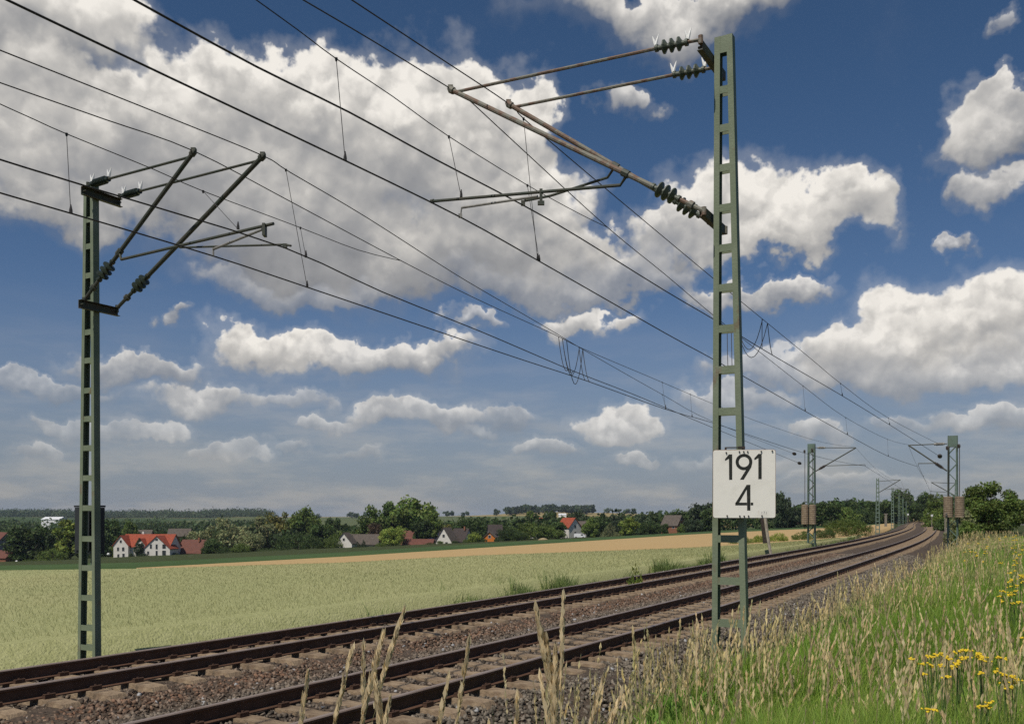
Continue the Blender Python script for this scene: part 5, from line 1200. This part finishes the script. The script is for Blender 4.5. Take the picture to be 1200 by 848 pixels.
# the rest of the sky, outside the photograph's field
_r = random.Random(3)
for i in range(6):
    a = _r.uniform(40, 320); CL.append(('dir', a, _r.uniform(6, 30), _r.uniform(.12,.22), _r.uniform(.06,.10), .0, .9))
nt = w_.node_tree; N = nt.nodes; L = nt.links; N.clear()
def nd(t, **k):
    n = N.new(t)
    for a, v in k.items(): setattr(n, a, v)
    return n
def setin(n, i, v):
    if hasattr(v, 'is_output'): L.new(v, n.inputs[i])
    else: n.inputs[i].default_value = v
def ma(op, a, b=None, c=None, clamp=False):
    n = nd('ShaderNodeMath', operation=op, use_clamp=clamp); setin(n,0,a)
    if b is not None: setin(n,1,b)
    if c is not None: setin(n,2,c)
    return n.outputs[0]
def vm(op, a, b=None, c=None, scale=None, out=0):
    n = nd('ShaderNodeVectorMath', operation=op); setin(n,0,a)
    if b is not None: setin(n,1,b)
    if c is not None: setin(n,2,c)
    if scale is not None: setin(n,'Scale',scale)
    return n.outputs['Value'] if op in ('DOT_PRODUCT','LENGTH') else n.outputs[0]
def noise(vec, scale, detail, rough=.5, col=False, lac=2.0):
    n = nd('ShaderNodeTexNoise'); n.inputs['Scale'].default_value = scale; n.inputs['Detail'].default_value = detail; n.inputs['Roughness'].default_value = rough
    n.inputs['Lacunarity'].default_value = lac; L.new(vec, n.inputs['Vector']); return n.outputs['Color' if col else 'Fac']
D = nd('ShaderNodeTexCoord').outputs['Generated']
sp = nd('ShaderNodeSeparateXYZ'); L.new(D, sp.inputs[0])
A = ma('ARCTAN2', sp.outputs[0], sp.outputs[1]); EL = ma('ARCSINE', sp.outputs[2])
cb = nd('ShaderNodeCombineXYZ'); L.new(A, cb.inputs[0]); L.new(EL, cb.inputs[1]); co_ = cb.outputs[0]
# finer billows low over the horizon, where clouds are far away
low = ma('SUBTRACT', 1., ma('MULTIPLY', ma('MAXIMUM', EL, 0.), 4.5), clamp=True)
wn = vm('SUBTRACT', noise(D, 13., 4., .55, True), (.5,.5,.5))
wn2 = vm('SUBTRACT', noise(D, 40., 4., .6, True), (.5,.5,.5))
amp = ma('MULTIPLY_ADD', low, -.135, .19)
co_ = vm('ADD', co_, vm('MULTIPLY', vm('SCALE', wn, scale=amp), (1.,.6,0)))
co_ = vm('ADD', co_, vm('MULTIPLY', vm('SCALE', wn2, scale=ma('MULTIPLY_ADD', low, -.025, .05)), (1.,.7,0)))

sky = nd('ShaderNodeTexSky', sky_type='NISHITA', sun_disc=False, sun_elevation=SUN_EL, sun_rotation=SUN_AZ, altitude=100, air_density=1.0, dust_density=.7, ozone_density=2.0)
SK = .10
# the blue is deepest high up (seen through a polarising filter)
deep = nd('ShaderNodeMapRange', interpolation_type='SMOOTHSTEP'); L.new(EL, deep.inputs[0]); deep.inputs[1].default_value = .0; deep.inputs[2].default_value = .50
dm = nd('ShaderNodeMix', data_type='RGBA'); L.new(deep.outputs[0], dm.inputs[0]); dm.inputs[6].default_value = (.50,.56,.70,1); dm.inputs[7].default_value = (.36,.50,.62,1)
sk0 = nd('ShaderNodeMix', data_type='RGBA', blend_type='MULTIPLY'); sk0.inputs[0].default_value = 1; L.new(sky.outputs[0], sk0.inputs[6]); L.new(dm.outputs[2], sk0.inputs[7])
# pale summer haze low down, with thin streaks of far cloud in it
hz = nd('ShaderNodeMapRange', interpolation_type='SMOOTHSTEP'); L.new(EL, hz.inputs[0]); hz.inputs[1].default_value = -.02; hz.inputs[2].default_value = .25; hz.inputs[3].default_value = .78; hz.inputs[4].default_value = 0.
stc = nd('ShaderNodeCombineXYZ'); L.new(ma('MULTIPLY', A, 7.), stc.inputs[0]); L.new(ma('MULTIPLY', EL, 30.), stc.inputs[1])
stn = nd('ShaderNodeMapRange', interpolation_type='SMOOTHSTEP'); L.new(noise(stc.outputs[0], 1., 5., .6), stn.inputs[0]); stn.inputs[1].default_value = .42; stn.inputs[2].default_value = .66; stn.inputs[4].default_value = .62
hzc = nd('ShaderNodeMix', data_type='RGBA'); L.new(stn.outputs[0], hzc.inputs[0]); hzc.inputs[6].default_value = (2.75,3.05,3.55,1); hzc.inputs[7].default_value = (5.6,5.1,4.5,1)
skc = nd('ShaderNodeMix', data_type='RGBA'); L.new(hz.outputs[0], skc.inputs[0]); L.new(sk0.outputs[2], skc.inputs[6]); L.new(hzc.outputs[2], skc.inputs[7])
def voro(vec, scale, detail, rough):
    n = nd('ShaderNodeTexVoronoi', feature='F1', normalize=True); n.inputs['Scale'].default_value = scale; n.inputs['Detail'].default_value = detail; n.inputs['Roughness'].default_value = rough;
    L.new(vec, n.inputs['Vector']); return n.outputs['Distance']
Dw = vm('ADD', D, vm('SCALE', wn2, scale=.03))
Dw2 = vm('ADD', Dw, (-.003, 0., .0085))
edge = noise(D, 19., 7., .57)
v1 = voro(Dw, 34., 1., .55); v2 = voro(Dw2, 34., 1., .55)
b1 = noise(D, 9., 4., .5); b2 = noise(vm('ADD', D, (-.008, 0., .022)), 9., 4., .5)
relief_big = ma('MULTIPLY', ma('SUBTRACT', b1, b2), 1.5)
relief_small = ma('MULTIPLY', ma('SUBTRACT', v2, v1), 1.35)
puff = ma('MULTIPLY_ADD', ma('SUBTRACT', edge, .5), 4.0, ma('MULTIPLY_ADD', ma('SUBTRACT', b1, .5), 2.2, ma('MULTIPLY', ma('SUBTRACT', .38, v1), 1.3)))
farc = nd('ShaderNodeMapRange'); L.new(EL, farc.inputs[0]); farc.inputs[1].default_value = .0; farc.inputs[2].default_value = .16; farc.inputs[3].default_value = .35; farc.inputs[4].default_value = 1.
puff = ma('MULTIPLY_ADD', ma('SUBTRACT', edge, .5), 1.5, ma('MULTIPLY', ma('SUBTRACT', b1, .5), 1.3))
def params(c):
    if c[0] == 'dir':
        a0 = R_(c[1]); a0 = a0-2*math.pi if a0 > math.pi else a0; return a0, R_(c[2]), c[3], c[4], c[4]*.6, c[5], c[6]
    px, py, rx, ru, rd_, br, op = c; a0, e0 = azel(px, py); ra = (azel(px+rx,py)[0]-azel(px-rx,py)[0])/2
    return a0, e0, ra, azel(px,py-ru)[1]-e0, e0-azel(px,py+rd_)[1], br, op
PAR = [params(c) for c in CL]
def cell(a_lo, a_hi, e_lo, e_hi):
    """one Background for the part of the sky between these bearings and heights"""
    acc = None; mg = .045
    for a0, e0, ra, ru, rd_, br, op in PAR:
        ra, ru, rd_ = ra*1.32, ru*1.32, rd_*1.32
        da = max(a_lo-mg-a0, a0-a_hi-mg, 0)/ra; de = max((e_lo-mg-e0)/ru, (e0-e_hi-mg)/rd_, 0)
        if da*da+de*de > 1.: continue
        v = vm('MULTIPLY_ADD', co_, (1/ra, 1/ru, 0), (-a0/ra, -e0/ru, 0))
        m = vm('MAXIMUM', v, vm('MULTIPLY', v, (-1, -ru/rd_, 0)))
        s = ma('SUBTRACT', 1., vm('DOT_PRODUCT', m, m), clamp=True)
        inf = vm('SCALE', vm('MULTIPLY_ADD', v, (0,.62,0), (1., br, op)), scale=ma('POWER', s, 3.))   # SCALE, not a float-to-vector link: keeps the shader's stack small
        acc = inf if acc is None else vm('ADD', acc, inf)
    bg = nd('ShaderNodeBackground'); bg.inputs['Strength'].default_value = SK
    if acc is None: L.new(skc.outputs[2], bg.inputs['Color']); return bg
    s0 = nd('ShaderNodeSeparateXYZ'); L.new(acc, s0.inputs[0]); W_ = s0.outputs[0]
    mean = vm('SCALE', acc, scale=ma('DIVIDE', 1., ma('ADD', W_, .0001)))
    ms = nd('ShaderNodeSeparateXYZ'); L.new(mean, ms.inputs[0]); _, HB, OP = ms.outputs
    # metaball field: about 0 on the outline of a cloud, 1 well inside
    fld = ma('MULTIPLY_ADD', ma('POWER', W_, .3333), 3.6, -1.55)
    dens = ma('ADD', puff, ma('MINIMUM', fld, 2.))
    wid = nd('ShaderNodeMapRange'); L.new(HB, wid.inputs[0]); wid.inputs[1].default_value = -.25; wid.inputs[2].default_value = .25; wid.inputs[3].default_value = 1.7; wid.inputs[4].default_value = .65
    sh = nd('ShaderNodeMapRange', interpolation_type='SMOOTHSTEP'); L.new(dens, sh.inputs[0]); sh.inputs[1].default_value = .0; L.new(wid.outputs[0], sh.inputs[2])
    alpha = ma('MULTIPLY', sh.outputs[0], OP)
    veil = nd('ShaderNodeMapRange', interpolation_type='SMOOTHSTEP'); L.new(dens, veil.inputs[0]); veil.inputs[1].default_value = -1.4; veil.inputs[2].default_value = .6; veil.inputs[4].default_value = .16
    alpha = ma('MAXIMUM', alpha, veil.outputs[0])
    base = ma('ADD', ma('ADD', HB, .58), relief_big)
    top = nd('ShaderNodeMapRange'); L.new(base, top.inputs[0]); top.inputs[1].default_value = .3; top.inputs[2].default_value = .9; top.inputs[3].default_value = .25; top.inputs[4].default_value = 1.
    thin = nd('ShaderNodeMapRange'); L.new(dens, thin.inputs[0]); thin.inputs[1].default_value = 0.; thin.inputs[2].default_value = .9; thin.inputs[3].default_value = .10; thin.inputs[4].default_value = 0.
    lit = ma('ADD', ma('MULTIPLY_ADD', relief_small, top.outputs[0], base), thin.outputs[0], clamp=True)
    rp = nd('ShaderNodeValToRGB'); L.new(lit, rp.inputs[0]); e = rp.color_ramp.elements
    e[0].position = 0; e[0].color = (.27,.275,.29,1); e[1].position = 1; e[1].color = (.98,.935,.865,1)
    for p, c in ((.3,(.37,.37,.375,1)),(.62,(.60,.58,.55,1))):
        q = e.new(p); q.color = c
    alpha = ma('MULTIPLY', alpha, farc.outputs[0], clamp=True)
    mx = nd('ShaderNodeMix', data_type='RGBA'); L.new(alpha, mx.inputs[0]); L.new(skc.outputs[2], mx.inputs[6]); L.new(vm('SCALE', rp.outputs[0], scale=1./SK), mx.inputs[7])
    L.new(mx.outputs[2], bg.inputs['Color']); return bg
def split(val, thr, lo, hi):
    m = nd('ShaderNodeMixShader'); L.new(ma('GREATER_THAN', val, thr), m.inputs[0]); L.new(lo.outputs[0], m.inputs[1]); L.new(hi.outputs[0], m.inputs[2]); return m
E_ = .185; A_mid = .06
o_ = split(EL, E_, split(A, A_mid, cell(-3.2, A_mid, -.1, E_), cell(A_mid, 3.2, -.1, E_)), split(A, A_mid, cell(-3.2, A_mid, E_, 1.6), cell(A_mid, 3.2, E_, 1.6)))
wo = nd('ShaderNodeOutputWorld'); L.new(o_.outputs[0], wo.inputs[0])
w_.cycles.sampling_method = 'MANUAL'; w_.cycles.sample_map_resolution = 512

# ------------------------------------------------------------------ camera
cam = bpy.data.cameras.new('camera'); co = bpy.data.objects.new('camera', cam); bpy.context.scene.collection.objects.link(co)
co.location = (0,0,EYE); co.rotation_euler = (R_(90),0,0)
cam.sensor_width = 36; cam.lens = F/1200*36; cam.shift_y = (HY-424)/1200; cam.clip_start = .1; cam.clip_end = 30000
bpy.context.scene.camera = co
# ------------------------------------------------------------------ light and view
sl = bpy.data.lights.new('sun', 'SUN'); so = bpy.data.objects.new('sun', sl); bpy.context.scene.collection.objects.link(so)
sl.energy = 4.0; sl.angle = R_(.5); sl.color = (1,.93,.83)
sd = Vector((math.sin(SUN_AZ)*math.cos(SUN_EL), math.cos(SUN_AZ)*math.cos(SUN_EL), math.sin(SUN_EL)))
so.rotation_euler = (-sd).to_track_quat('-Z','Y').to_euler()
sc = bpy.context.scene; sc.cycles.volume_bounces = 0
sc.view_settings.view_transform = 'Standard'; sc.view_settings.look = 'None'; sc.view_settings.exposure = -.15; sc.view_settings.gamma = 1
sc.view_settings.use_curve_mapping = False
sc.render.engine = 'CYCLES'; sc.cycles.max_bounces = 6; sc.cycles.diffuse_bounces = 2; sc.cycles.glossy_bounces = 2; sc.cycles.transmission_bounces = 3; sc.cycles.transparent_max_bounces = 4
sc.cycles.use_denoising = False
